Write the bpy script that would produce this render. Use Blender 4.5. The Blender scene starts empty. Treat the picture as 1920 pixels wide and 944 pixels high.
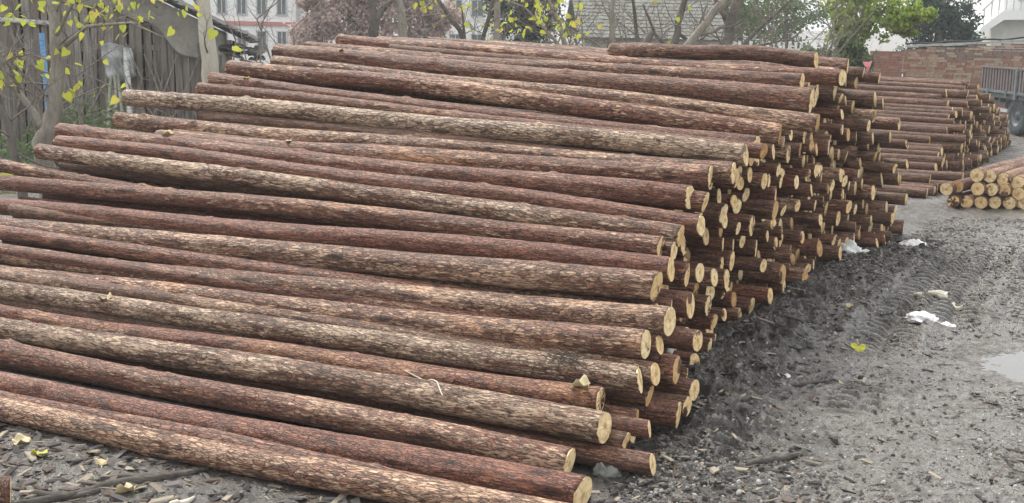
import bpy, bmesh, math, random
import numpy as np
from mathutils import Vector, Matrix

SC = bpy.context.scene
COL = SC.collection
R = math.radians
rng = np.random.default_rng(11)
random.seed(5)

# ------------------------------------------------------------------ camera
cam_d = bpy.data.cameras.new('Camera')
cam = bpy.data.objects.new('Camera', cam_d)
COL.objects.link(cam)
cam_d.sensor_width = 36.0
cam_d.lens = 45.0
cam_d.clip_start = 0.1
cam_d.clip_end = 2000
cam.matrix_world = Matrix.Translation((0, 0, 2.3)) @ Matrix.Rotation(R(90 - 10.2), 4, 'X') @ Matrix.Rotation(R(1.2), 4, 'Z')
SC.camera = cam

# ------------------------------------------------------------------ world, sun, exposure
world = bpy.data.worlds.new('World')
SC.world = world
world.use_nodes = True
wn = world.node_tree
wn.nodes.clear()
sky = wn.nodes.new('ShaderNodeTexSky')
sky.sky_type = 'NISHITA'
sky.sun_disc = False
SUN_EL, SUN_AZ = 52, -28          # high, left of the view and behind the yard
sky.sun_elevation = R(SUN_EL)
sky.sun_rotation = R(SUN_AZ)
sky.dust_density = 6.0
sky.air_density = 1.0
sky.ozone_density = 0.6
hsv = wn.nodes.new('ShaderNodeHueSaturation')
hsv.inputs['Saturation'].default_value = 0.12   # overcast: the cloud layer takes the blue out
bg = wn.nodes.new('ShaderNodeBackground')
bg.inputs['Strength'].default_value = 0.15
wo = wn.nodes.new('ShaderNodeOutputWorld')
wn.links.new(sky.outputs[0], hsv.inputs['Color'])
cloud = wn.nodes.new('ShaderNodeMix')           # an even layer of cloud over the clear sky
cloud.data_type = 'RGBA'
cloud.inputs[0].default_value = 0.8
cloud.inputs[7].default_value = (4.5, 4.58, 4.66, 1)
wn.links.new(hsv.outputs[0], cloud.inputs[6])
wn.links.new(cloud.outputs[2], bg.inputs['Color'])
wn.links.new(bg.outputs[0], wo.inputs['Surface'])

sun_d = bpy.data.lights.new('Sun', 'SUN')
sun_d.energy = 1.5
sun_d.angle = R(16)
sun_d.color = (1.0, 0.94, 0.85)
sun = bpy.data.objects.new('Sun', sun_d)
COL.objects.link(sun)
sv = Vector((math.sin(R(SUN_AZ)) * math.cos(R(SUN_EL)), math.cos(R(SUN_AZ)) * math.cos(R(SUN_EL)), math.sin(R(SUN_EL))))
sun.rotation_euler = sv.to_track_quat('Z', 'Y').to_euler()

SC.view_settings.view_transform = 'Standard'
SC.view_settings.look = 'None'
SC.view_settings.exposure = 1.18
SC.view_settings.gamma = 1.0
SC.cycles.use_denoising = True
SC.cycles.max_bounces = 6
SC.cycles.diffuse_bounces = 2
SC.cycles.volume_bounces = 0
SC.cycles.transparent_max_bounces = 8


# ------------------------------------------------------------------ helpers
def link(o, parent=None):
    COL.objects.link(o)
    if parent is not None:
        o.parent = parent
    return o


def tag(o, label=None, cat=None, group=None, kind=None):
    if label: o['label'] = label
    if cat: o['category'] = cat
    if group: o['group'] = group
    if kind: o['kind'] = kind
    return o


def empty(name, loc, rz=0.0):
    o = bpy.data.objects.new(name, None)
    o.location = loc
    o.rotation_euler = (0, 0, rz)
    o.empty_display_size = 0.1
    return link(o)


def mesh_from(name, verts, faces, mats=(), smooth=False, midx=None):
    me = bpy.data.meshes.new(name)
    me.from_pydata([tuple(map(float, v)) for v in verts], [], [tuple(map(int, f)) for f in faces])
    for m in mats:
        me.materials.append(m)
    if midx is not None:
        me.polygons.foreach_set('material_index', np.array(midx, dtype=np.int32))
    if smooth:
        me.polygons.foreach_set('use_smooth', np.ones(len(me.polygons), dtype=bool))
    me.update()
    return me


class MB:
    """collects shapes, builds ONE mesh object"""
    def __init__(self):
        self.v, self.f, self.n = [], [], 0

    def add(self, verts, faces):
        self.v.extend([tuple(p) for p in verts])
        self.f.extend([tuple(i + self.n for i in fc) for fc in faces])
        self.n += len(verts)
        return self

    def box(self, c, s, rot=None):
        x, y, z = s[0] / 2, s[1] / 2, s[2] / 2
        vs = [Vector(p) for p in ((-x, -y, -z), (x, -y, -z), (x, y, -z), (-x, y, -z), (-x, -y, z), (x, -y, z), (x, y, z), (-x, y, z))]
        if rot is not None:
            vs = [rot @ p for p in vs]
        c = Vector(c)
        return self.add([p + c for p in vs], [(0, 3, 2, 1), (4, 5, 6, 7), (0, 1, 5, 4), (1, 2, 6, 5), (2, 3, 7, 6), (3, 0, 4, 7)])

    def tube(self, pts, rad, segs=8, cap=True):
        pts = [Vector(p) for p in pts]
        n = len(pts)
        if not hasattr(rad, '__len__'):
            rad = [rad] * n
        vs, fs = [], []
        prev = None
        for i, p in enumerate(pts):
            t = (pts[min(i + 1, n - 1)] - pts[max(i - 1, 0)])
            if t.length < 1e-9:
                t = Vector((0, 0, 1))
            t.normalize()
            if prev is None:
                a = t.orthogonal().normalized()
            else:
                a = prev - t * prev.dot(t)
                a = a.normalized() if a.length > 1e-6 else t.orthogonal().normalized()
            prev = a
            b = t.cross(a)
            for k in range(segs):
                th = 2 * math.pi * k / segs
                vs.append(p + (a * math.cos(th) + b * math.sin(th)) * rad[i])
        for i in range(n - 1):
            for k in range(segs):
                k2 = (k + 1) % segs
                fs.append((i * segs + k, i * segs + k2, (i + 1) * segs + k2, (i + 1) * segs + k))
        if cap:
            fs.append(tuple(range(segs))[::-1])
            fs.append(tuple(range((n - 1) * segs, n * segs)))
        return self.add(vs, fs)

    def build(self, name, mat, parent=None, smooth=False, bevel=0.0):
        me = mesh_from(name, self.v, self.f, [mat] if mat else [], smooth)
        o = link(bpy.data.objects.new(name, me), parent)
        if bevel:
            m = o.modifiers.new('bevel', 'BEVEL')
            m.width = bevel
            m.segments = 2
            m.limit_method = 'ANGLE'
        return o


# value noise on numpy arrays
_lat = np.random.default_rng(3).random((256, 256))


def vnoise(x, y):
    xi, yi = np.floor(x).astype(int), np.floor(y).astype(int)
    fx, fy = x - xi, y - yi
    fx = fx * fx * (3 - 2 * fx)
    fy = fy * fy * (3 - 2 * fy)
    a = _lat[xi % 256, yi % 256]; b = _lat[(xi + 1) % 256, yi % 256]
    c = _lat[xi % 256, (yi + 1) % 256]; d = _lat[(xi + 1) % 256, (yi + 1) % 256]
    return (a * (1 - fx) + b * fx) * (1 - fy) + (c * (1 - fx) + d * fx) * fy


def fbm(x, y, octs=4, gain=0.5):
    s, a, t = 0, 1.0, 0
    for i in range(octs):
        s = s + a * vnoise(x * 2 ** i + 17.3 * i, y * 2 ** i + 5.1 * i)
        t += a
        a *= gain
    return s / t


# ------------------------------------------------------------------ materials
class NT:
    def __init__(self, name):
        self.m = bpy.data.materials.new(name)
        self.m.use_nodes = True
        self.t = self.m.node_tree
        self.t.nodes.clear()
        self.out = self.t.nodes.new('ShaderNodeOutputMaterial')
        self.b = self.t.nodes.new('ShaderNodeBsdfPrincipled')
        self.t.links.new(self.b.outputs[0], self.out.inputs['Surface'])
        self.b.inputs['Specular IOR Level'].default_value = 0.3

    def n(self, typ, **kw):
        nd = self.t.nodes.new(typ)
        for k, v in kw.items():
            setattr(nd, k, v)
        return nd

    def l(self, a, b):
        self.t.links.new(a, b)

    def setin(self, sock, v):
        if hasattr(v, 'is_linked'):
            self.l(v, sock)
        elif v is not None:
            sock.default_value = v

    def math(self, op, a, b=None, c=None, clamp=False):
        nd = self.n('ShaderNodeMath', operation=op, use_clamp=clamp)
        self.setin(nd.inputs[0], a)
        if b is not None: self.setin(nd.inputs[1], b)
        if c is not None: self.setin(nd.inputs[2], c)
        return nd.outputs[0]

    def mix(self, fac, a, b, blend='MIX'):
        nd = self.n('ShaderNodeMix', data_type='RGBA', blend_type=blend)
        self.setin(nd.inputs[0], fac)
        self.setin(nd.inputs[6], a if hasattr(a, 'is_linked') else (*a, 1))
        self.setin(nd.inputs[7], b if hasattr(b, 'is_linked') else (*b, 1))
        return nd.outputs[2]

    def ramp(self, fac, lo, hi, a=0.0, b=1.0):
        nd = self.n('ShaderNodeMapRange', interpolation_type='SMOOTHSTEP')
        self.setin(nd.inputs[0], fac)
        self.setin(nd.inputs[1], lo); self.setin(nd.inputs[2], hi)
        self.setin(nd.inputs[3], a); self.setin(nd.inputs[4], b)
        return nd.outputs[0]

    def vmul(self, v, s):
        nd = self.n('ShaderNodeVectorMath', operation='MULTIPLY')
        self.setin(nd.inputs[0], v); nd.inputs[1].default_value = s
        return nd.outputs[0]

    def vadd(self, a, b):
        nd = self.n('ShaderNodeVectorMath', operation='ADD')
        self.setin(nd.inputs[0], a); self.setin(nd.inputs[1], b)
        return nd.outputs[0]

    def noise(self, vec, scale=1.0, detail=4, rough=0.55, dist=0.0):
        nd = self.n('ShaderNodeTexNoise')
        self.setin(nd.inputs['Vector'], vec)
        nd.inputs['Scale'].default_value = scale
        nd.inputs['Detail'].default_value = detail
        nd.inputs['Roughness'].default_value = rough
        nd.inputs['Distortion'].default_value = dist
        return nd

    def voro(self, vec, scale=1.0, feature='F1'):
        nd = self.n('ShaderNodeTexVoronoi', feature=feature)
        self.setin(nd.inputs['Vector'], vec)
        nd.inputs['Scale'].default_value = scale
        return nd

    def objco(self, shift=40.0):
        tc = self.n('ShaderNodeTexCoord')
        oi = self.n('ShaderNodeObjectInfo')
        self.oi = oi
        r = self.math('MULTIPLY', oi.outputs['Random'], shift)
        return self.vadd(tc.outputs['Object'], r)

    def bump(self, h, strength=0.5, dist=0.01):
        nd = self.n('ShaderNodeBump')
        self.l(h, nd.inputs['Height'])
        nd.inputs['Strength'].default_value = strength
        nd.inputs['Distance'].default_value = dist
        self.l(nd.outputs[0], self.b.inputs['Normal'])

    def fin(self, color=None, rough=0.85):
        if color is not None:
            self.setin(self.b.inputs['Base Color'], color if hasattr(color, 'is_linked') else (*color, 1))
        self.setin(self.b.inputs['Roughness'], rough)
        return self.m


def mat_bark():
    t = NT('bark')
    co = t.objco(60)
    sc_ = t.n('ShaderNodeVectorMath', operation='SCALE'); t.l(co, sc_.inputs[0]); t.l(t.math('ADD', t.math('MULTIPLY', t.math('FRACT', t.math('MULTIPLY', t.oi.outputs['Random'], 7.31)), 0.65), 0.68), sc_.inputs['Scale'])
    co = sc_.outputs[0]
    sep = t.n('ShaderNodeSeparateColor'); t.l(t.oi.outputs['Color'], sep.inputs[0])
    pale, red, grey = sep.outputs[0], sep.outputs[1], sep.outputs[2]
    orange = t.oi.outputs['Alpha']
    warp = t.noise(t.vmul(co, (3.0, 14, 14)), 1, 3)
    wv = t.n('ShaderNodeVectorMath', operation='SCALE'); t.l(warp.outputs['Color'], wv.inputs[0]); wv.inputs['Scale'].default_value = 1.6
    cs = t.vadd(t.vmul(co, (19, 66, 66)), wv.outputs[0])
    edge = t.voro(cs, 1, 'DISTANCE_TO_EDGE')
    cell = t.voro(cs, 1, 'F1')
    cs2 = t.vadd(t.vmul(co, (26, 120, 120)), wv.outputs[0])
    fine = t.noise(cs2, 1, 4, 0.65)
    streak = t.noise(t.vmul(co, (6, 75, 75)), 1, 4, 0.6)
    big = t.noise(t.vmul(co, (1.6, 5, 5)), 1, 3, 0.5)
    mid = t.noise(t.vmul(co, (11, 46, 46)), 1, 4, 0.7)
    fur = t.noise(t.vmul(co, (6.5, 44, 44)), 1, 3, 0.6, 0.6)
    furrow = t.ramp(t.math('ABSOLUTE', t.math('SUBTRACT', fur.outputs[0], 0.5)), 0.002, 0.036)
    vc = t.ramp(edge.outputs['Distance'], 0.0, 0.11)
    vc = t.math('ADD', vc, t.ramp(big.outputs[0], 0.52, 0.72), clamp=True)     # cracks come and go
    crack = t.math('MULTIPLY', t.math('ADD', t.math('MULTIPLY', furrow, 0.75), 0.25), t.math('ADD', t.math('MULTIPLY', vc, 0.7), 0.3))
    # base: dark brown to red brown
    base = t.mix(red, (0.082, 0.045, 0.029), (0.125, 0.044, 0.028))
    base = t.mix(t.ramp(streak.outputs[0], 0.35, 0.7), base, t.mix(red, (0.24, 0.135, 0.080), (0.29, 0.120, 0.070)))
    # pale lifted plates
    cellr = t.n('ShaderNodeSeparateColor'); t.l(cell.outputs['Color'], cellr.inputs[0])
    p = t.math('ADD', t.math('MULTIPLY', cellr.outputs[0], 0.18), t.math('MULTIPLY', mid.outputs[0], 0.58))
    p = t.math('ADD', p, t.math('MULTIPLY', big.outputs[0], 0.75))
    thr = t.math('SUBTRACT', 1.0, t.math('MULTIPLY', pale, 0.36))
    plate = t.ramp(t.math('SUBTRACT', p, thr), -0.03, 0.06)
    plate = t.math('MULTIPLY', plate, t.ramp(fine.outputs[0], 0.28, 0.5))
    palec = t.mix(grey, (0.50, 0.305, 0.19), (0.44, 0.355, 0.25))
    palec = t.mix(t.ramp(pale, 0.1, 0.7), (0.27, 0.165, 0.125), palec)
    palec = t.mix(t.math('MULTIPLY', cellr.outputs[1], 0.5), palec, (0.24, 0.17, 0.13))
    c = t.mix(t.math('MULTIPLY', plate, 0.92), base, palec)
    # bare orange patches where the bark has come off
    om = t.math('ADD', t.math('MULTIPLY', big.outputs[0], 0.7), t.math('MULTIPLY', mid.outputs[0], 0.3))
    om = t.ramp(t.math('ADD', om, t.math('MULTIPLY', orange, 0.19)), 0.66, 0.73)
    c = t.mix(t.math('MULTIPLY', om, 0.6), c, t.mix(streak.outputs[0], (0.24, 0.095, 0.04), (0.42, 0.22, 0.11)))
    # fissures, fine speckle, knots
    c = t.mix(1.0, c, t.mix(crack, (0.13, 0.11, 0.10), (1.22, 1.22, 1.22)), 'MULTIPLY')
    c = t.mix(1.0, c, t.mix(t.ramp(fine.outputs[0], 0.3, 0.68), (0.58, 0.55, 0.53), (1.32, 1.32, 1.32)), 'MULTIPLY')
    kn = t.voro(t.vmul(co, (2.3, 8.5, 8.5)), 1, 'F1')
    km = t.ramp(kn.outputs['Distance'], 0.10, 0.22)
    c = t.mix(1.0, c, t.mix(km, (0.35, 0.3, 0.28), (1, 1, 1)), 'MULTIPLY')
    h = t.math('ADD', t.math('MULTIPLY', crack, 0.55), t.math('MULTIPLY', fine.outputs[0], 0.5))
    h = t.math('ADD', h, t.math('MULTIPLY', plate, 0.35))
    h = t.math('ADD', h, t.math('MULTIPLY', streak.outputs[0], 0.4))
    t.bump(h, 1.0, 0.013)
    t.b.inputs['Specular IOR Level'].default_value = 0.45
    return t.fin(c, 0.58)


def mat_cut():
    t = NT('cut_wood')
    tc = t.n('ShaderNodeTexCoord')
    oi = t.n('ShaderNodeObjectInfo')
    sep = t.n('ShaderNodeSeparateXYZ'); t.l(tc.outputs['Object'], sep.inputs[0])
    nz = t.noise(t.vadd(tc.outputs['Object'], t.math('MULTIPLY', oi.outputs['Random'], 30)), 14, 3)
    r = t.math('SQRT', t.math('ADD', t.math('POWER', sep.outputs[1], 2.0), t.math('POWER', sep.outputs[2], 2.0)))
    rr = t.math('ADD', r, t.math('MULTIPLY', nz.outputs[0], 0.018))
    ring = t.math('ADD', t.math('MULTIPLY', t.math('SINE', t.math('MULTIPLY', rr, 760)), 0.5), 0.5)
    c = t.mix(oi.outputs['Random'], (0.84, 0.68, 0.41), (0.74, 0.52, 0.25))
    c = t.mix(t.ramp(oi.outputs['Random'], 0.80, 0.98), c, (0.44, 0.26, 0.11))
    c = t.mix(t.math('MULTIPLY', ring, 0.22), c, (0.48, 0.30, 0.13))
    c = t.mix(t.ramp(rr, 0.034, 0.016), c, (0.52, 0.34, 0.16))
    big = t.noise(t.vadd(tc.outputs['Object'], t.math('MULTIPLY', oi.outputs['Random'], 90)), 26, 4, 0.6)
    c = t.mix(1.0, c, t.mix(t.ramp(big.outputs[0], 0.28, 0.6), (0.70, 0.62, 0.52), (1.08, 1.08, 1.08)), 'MULTIPLY')
    saw = t.noise(t.vmul(tc.outputs['Object'], (1, 30, 400)), 1, 2)
    t.bump(t.math('ADD', saw.outputs[0], t.math('MULTIPLY', ring, 0.3)), 0.35, 0.002)
    return t.fin(c, 0.8)


def mat_simple(name, c1, c2, scale=6.0, rough=0.85, bump=0.3, bd=0.01, stretch=(1, 1, 1), metal=0.0, shift=20):
    t = NT(name)
    co = t.vmul(t.objco(shift), stretch)
    a = t.noise(co, scale, 5, 0.6)
    b = t.noise(co, scale * 5.3, 4, 0.6)
    f = t.math('ADD', t.math('MULTIPLY', a.outputs[0], 0.65), t.math('MULTIPLY', b.outputs[0], 0.35))
    c = t.mix(t.ramp(f, 0.33, 0.67), c1, c2)
    if bump:
        t.bump(f, bump, bd)
    t.b.inputs['Metallic'].default_value = metal
    return t.fin(c, rough)


def mat_leaf(name, c1, c2, c3=None, trans=0.35):
    t = NT(name)
    g = t.n('ShaderNodeNewGeometry')
    oi = t.n('ShaderNodeObjectInfo')
    rnd = t.math('FRACT', t.math('ADD', g.outputs['Random Per Island'], oi.outputs['Random']))
    c = t.mix(rnd, c1, c2)
    if c3:
        c = t.mix(t.ramp(rnd, 0.8, 0.95), c, c3)
    t.fin(c, 0.6)
    tr = t.n('ShaderNodeBsdfTranslucent')
    t.l(c, tr.inputs[0])
    ms = t.n('ShaderNodeMixShader')
    ms.inputs[0].default_value = trans
    t.l(t.b.outputs[0], ms.inputs[1]); t.l(tr.outputs[0], ms.inputs[2])
    t.l(ms.outputs[0], t.out.inputs['Surface'])
    return t.m


def mat_piece(name, cols, rough=0.85):
    """colour picked per loose piece"""
    t = NT(name)
    g = t.n('ShaderNodeNewGeometry')
    cr = t.n('ShaderNodeValToRGB')
    cr.color_ramp.interpolation = 'CONSTANT'
    els = cr.color_ramp.elements
    while len(els) < len(cols):
        els.new(0.5)
    for i, cc in enumerate(cols):
        els[i].position = i / len(cols)
        els[i].color = (*cc, 1)
    t.l(g.outputs['Random Per Island'], cr.inputs[0])
    tc = t.n('ShaderNodeTexCoord')
    nz = t.noise(tc.outputs['Object'], 60, 3)
    c = t.mix(1.0, cr.outputs[0], t.mix(nz.outputs[0], (0.6, 0.6, 0.6), (1.3, 1.3, 1.3)), 'MULTIPLY')
    return t.fin(c, rough)


def mat_ground():
    t = NT('mud')
    tc = t.n('ShaderNodeTexCoord')
    co = tc.outputs['Object']
    n1 = t.noise(co, 0.55, 4, 0.6)
    n2 = t.noise(co, 3.2, 5, 0.62)
    n3 = t.noise(co, 17, 5, 0.65)
    n4 = t.noise(co, 75, 4, 0.7)
    at = t.n('ShaderNodeAttribute', attribute_name='dry')   # how gravelly and dry the yard is here
    dry = t.math('ADD', at.outputs['Fac'], t.math('MULTIPLY', t.math('SUBTRACT', n2.outputs[0], 0.5), 1.1))
    dry = t.math('ADD', dry, t.math('MULTIPLY', t.math('SUBTRACT', n1.outputs[0], 0.5), 0.6))
    dry = t.ramp(dry, 0.15, 0.85)
    c = t.mix(dry, (0.040, 0.035, 0.031), (0.108, 0.101, 0.092))
    c = t.mix(t.ramp(n3.outputs[0], 0.38, 0.68), c, t.mix(dry, (0.095, 0.084, 0.074), (0.185, 0.176, 0.163)))
    vo = t.voro(co, 46, 'F1')
    vs = t.n('ShaderNodeSeparateColor'); t.l(vo.outputs['Color'], vs.inputs[0])
    peb = t.math('MULTIPLY', t.ramp(vo.outputs['Distance'], 0.42, 0.25), t.ramp(vs.outputs[0], 0.62, 0.72))
    peb = t.math('MULTIPLY', peb, t.math('ADD', t.math('MULTIPLY', dry, 0.8), 0.15))
    c = t.mix(peb, c, t.mix(vs.outputs[1], (0.14, 0.12, 0.105), (0.42, 0.40, 0.37)))
    c = t.mix(1.0, c, t.mix(t.ramp(n4.outputs[0], 0.25, 0.75), (0.42, 0.41, 0.40), (1.5, 1.5, 1.5)), 'MULTIPLY')  # fine mottling, with shade of the crumb cavities put into the colour
    wet = t.ramp(t.math('ADD', n2.outputs[0], t.math('MULTIPLY', n3.outputs[0], 0.4)), 0.50, 0.82)
    rough = t.math('SUBTRACT', 0.85, t.math('MULTIPLY', wet, 0.62))
    h = t.math('ADD', t.math('MULTIPLY', n3.outputs[0], 0.7), t.math('MULTIPLY', n4.outputs[0], 0.35))
    h = t.math('ADD', h, t.math('MULTIPLY', peb, 0.3))
    t.bump(h, 0.9, 0.03)
    t.b.inputs['Specular IOR Level'].default_value = 0.6
    return t.fin(c, rough)


M = {}
M['bark'] = mat_bark()
M['cut'] = mat_cut()
M['ground'] = mat_ground()
M['trunk'] = mat_simple('grey_trunk', (0.17, 0.15, 0.125), (0.33, 0.30, 0.25), 8, 0.9, 0.6, 0.02, (1, 1, 0.3))
M['trunk_dark'] = mat_simple('dark_trunk', (0.075, 0.066, 0.058), (0.17, 0.15, 0.13), 8, 0.9, 0.6, 0.02, (1, 1, 0.3))
M['trunk_pale'] = mat_simple('pale_trunk', (0.36, 0.33, 0.265), (0.50, 0.465, 0.39), 7, 0.9, 0.4, 0.02, (1, 1, 0.3))
M['twig'] = mat_simple('twig', (0.14, 0.12, 0.105), (0.26, 0.23, 0.20), 8, 0.9, 0.2)
M['leaf_lime'] = mat_leaf('lime_leaf', (0.42, 0.50, 0.05), (0.58, 0.58, 0.09), (0.62, 0.52, 0.12), 0.45)
M['leaf_green'] = mat_leaf('green_leaf', (0.16, 0.26, 0.05), (0.34, 0.43, 0.08), (0.46, 0.48, 0.10), 0.45)
M['leaf_dark'] = mat_leaf('dark_leaf', (0.025, 0.055, 0.045), (0.06, 0.105, 0.075), None, 0.2)
M['leaf_mid'] = mat_leaf('mid_leaf', (0.07, 0.125, 0.045), (0.15, 0.21, 0.08), None, 0.3)
M['leaf_russet'] = mat_leaf('russet_leaf', (0.46, 0.34, 0.31), (0.58, 0.46, 0.42), (0.64, 0.56, 0.52), 0.4)  # lightened so that part of the distance haze sits in the leaf colour
M['leaf_dry'] = mat_leaf('dry_leaf', (0.50, 0.42, 0.24), (0.60, 0.52, 0.33), None, 0.2)
M['leaf_yellow'] = mat_leaf('yellow_leaf', (0.55, 0.56, 0.06), (0.62, 0.60, 0.10), None, 0.3)
M['plank'] = None


def mat_plank():
    t = NT('weathered_plank')
    co = t.objco(30)
    a = t.noise(t.vmul(co, (26, 26, 1.6)), 1, 5, 0.65)
    b = t.noise(t.vmul(co, (5, 5, 0.9)), 1, 3)
    base = t.mix(t.oi.outputs['Random'], (0.20, 0.175, 0.15), (0.36, 0.33, 0.30))
    c = t.mix(t.ramp(a.outputs[0], 0.36, 0.64), t.mix(0.6, base, (0.06, 0.05, 0.045)), base)
    c = t.mix(t.ramp(b.outputs[0], 0.5, 0.75), c, (0.22, 0.18, 0.14))
    t.bump(a.outputs[0], 0.7, 0.01)
    return t.fin(c, 0.9)


M['plank'] = mat_plank()
M['tarp'] = mat_simple('old_tarp', (0.20, 0.19, 0.165), (0.32, 0.305, 0.265), 3, 0.9, 0.5, 0.03)
M['roof_dark'] = mat_simple('old_roof_felt', (0.035, 0.035, 0.036), (0.09, 0.088, 0.085), 6, 0.9, 0.5)
M['plaster_white'] = mat_simple('white_plaster', (0.74, 0.75, 0.74), (0.82, 0.82, 0.80), 1.5, 0.9, 0.1)
M['plaster_pale'] = mat_simple('pale_render', (0.50, 0.51, 0.47), (0.62, 0.62, 0.58), 1.2, 0.9, 0.2)
M['band_red'] = mat_simple('red_band', (0.45, 0.20, 0.18), (0.52, 0.26, 0.23), 2, 0.85, 0)
M['frame'] = mat_simple('window_frame', (0.42, 0.44, 0.45), (0.52, 0.54, 0.55), 4, 0.5, 0)
M['glass'] = mat_simple('window_glass', (0.10, 0.12, 0.13), (0.16, 0.18, 0.19), 2, 0.12, 0)
M['roof_tile'] = mat_simple('grey_tile', (0.15, 0.155, 0.14), (0.23, 0.235, 0.21), 5, 0.9, 0.4)
M['mortar'] = mat_simple('mortar', (0.20, 0.175, 0.15), (0.32, 0.28, 0.24), 14, 0.95, 0.6)
M['concrete'] = mat_simple('concrete', (0.30, 0.30, 0.285), (0.44, 0.44, 0.42), 4, 0.9, 0.4)
M['cable'] = mat_simple('black_cable', (0.02, 0.022, 0.025), (0.05, 0.052, 0.055), 10, 0.6, 0)
M['truck_paint'] = mat_simple('faded_mauve_paint', (0.15, 0.125, 0.125), (0.22, 0.19, 0.185), 3, 0.65, 0.15)
M['truck_grey'] = mat_simple('dusty_frame_paint', (0.11, 0.13, 0.135), (0.20, 0.22, 0.225), 5, 0.7, 0.2)
M['rubber'] = mat_simple('dusty_rubber', (0.045, 0.055, 0.06), (0.14, 0.16, 0.165), 7, 0.9, 0.3)
M['rim'] = mat_simple('dull_rim', (0.10, 0.12, 0.13), (0.22, 0.24, 0.25), 6, 0.6, 0.1, metal=0.3)
M['plastic_white'] = mat_simple('white_plastic', (0.72, 0.72, 0.72), (0.85, 0.85, 0.84), 9, 0.45, 0.2)
M['plastic_blue'] = mat_simple('blue_plastic', (0.10, 0.32, 0.62), (0.18, 0.42, 0.70), 5, 0.5, 0.1)
M['plastic_grey'] = mat_simple('grey_sheet', (0.24, 0.25, 0.25), (0.46, 0.48, 0.47), 7, 0.35, 0.5, 0.02)
M['pole_pale'] = mat_simple('pale_pole', (0.36, 0.37, 0.34), (0.62, 0.63, 0.60), 5, 0.8, 0.3, 0.01, (1, 1, 3))
M['pole_green'] = mat_simple('old_bamboo', (0.20, 0.22, 0.17), (0.34, 0.35, 0.27), 8, 0.8, 0.2, 0.01, (1, 1, 0.3))
M['fibre'] = mat_simple('pale_fibre', (0.40, 0.36, 0.29), (0.62, 0.58, 0.50), 12, 0.9, 0.4)
M['ribbon'] = mat_simple('pink_ribbon', (0.65, 0.22, 0.26), (0.75, 0.32, 0.34), 6, 0.5, 0)
M['chip'] = mat_piece('wood_chip', [(0.05, 0.042, 0.038), (0.11, 0.09, 0.075), (0.075, 0.07, 0.068), (0.18, 0.15, 0.12), (0.03, 0.028, 0.027), (0.30, 0.26, 0.20), (0.09, 0.065, 0.05), (0.14, 0.13, 0.125)])
M['gravel'] = mat_piece('gravel', [(0.16, 0.155, 0.15), (0.26, 0.25, 0.24), (0.10, 0.097, 0.094), (0.36, 0.35, 0.33), (0.20, 0.18, 0.165), (0.13, 0.125, 0.12)], 0.8)
M['clod'] = mat_simple('mud_clod', (0.028, 0.026, 0.025), (0.075, 0.069, 0.064), 12, 0.75, 0.8, 0.02)
M['strip'] = mat_simple('dark_bark_strip', (0.04, 0.035, 0.032), (0.13, 0.115, 0.10), 10, 0.9, 0.5, 0.005, (0.3, 2, 2))


def mat_water():
    t = NT('water')
    tc = t.n('ShaderNodeTexCoord')
    nz = t.noise(tc.outputs['Object'], 9, 2)
    t.bump(nz.outputs[0], 0.04, 0.01)
    t.b.inputs['Specular IOR Level'].default_value = 0.6
    return t.fin((0.09, 0.088, 0.082), 0.06)


M['water'] = mat_water()

# ------------------------------------------------------------------ log yard frame
ANG = R(26.5)
LD = Vector((-math.cos(ANG), math.sin(ANG), 0))       # along a log, from its near right butt to the far left tip
LW = Vector((math.sin(ANG), math.cos(ANG), 0))        # along the face of cut ends, away from the camera
O1 = Vector((0.39, 5.91, 0))                          # near toe of the big pile
O2 = Vector((5.76, 17.65, 0))                         # near toe of the far pile


def face_line(w):
    """how far the face of the big pile is set back, along its length"""
    return np.interp(w, [0, .5, 1.6, 2.3, 3.7, 7.7, 8.3, 9.4], [-.05, -.02, .10, .42, .50, .50, .32, .10])


def we(P, O):
    d = Vector((P[0], P[1], 0)) - O
    return d.dot(LW), d.dot(LD)


# ------------------------------------------------------------------ ground
PUD = (3.72, 8.62)


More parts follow.
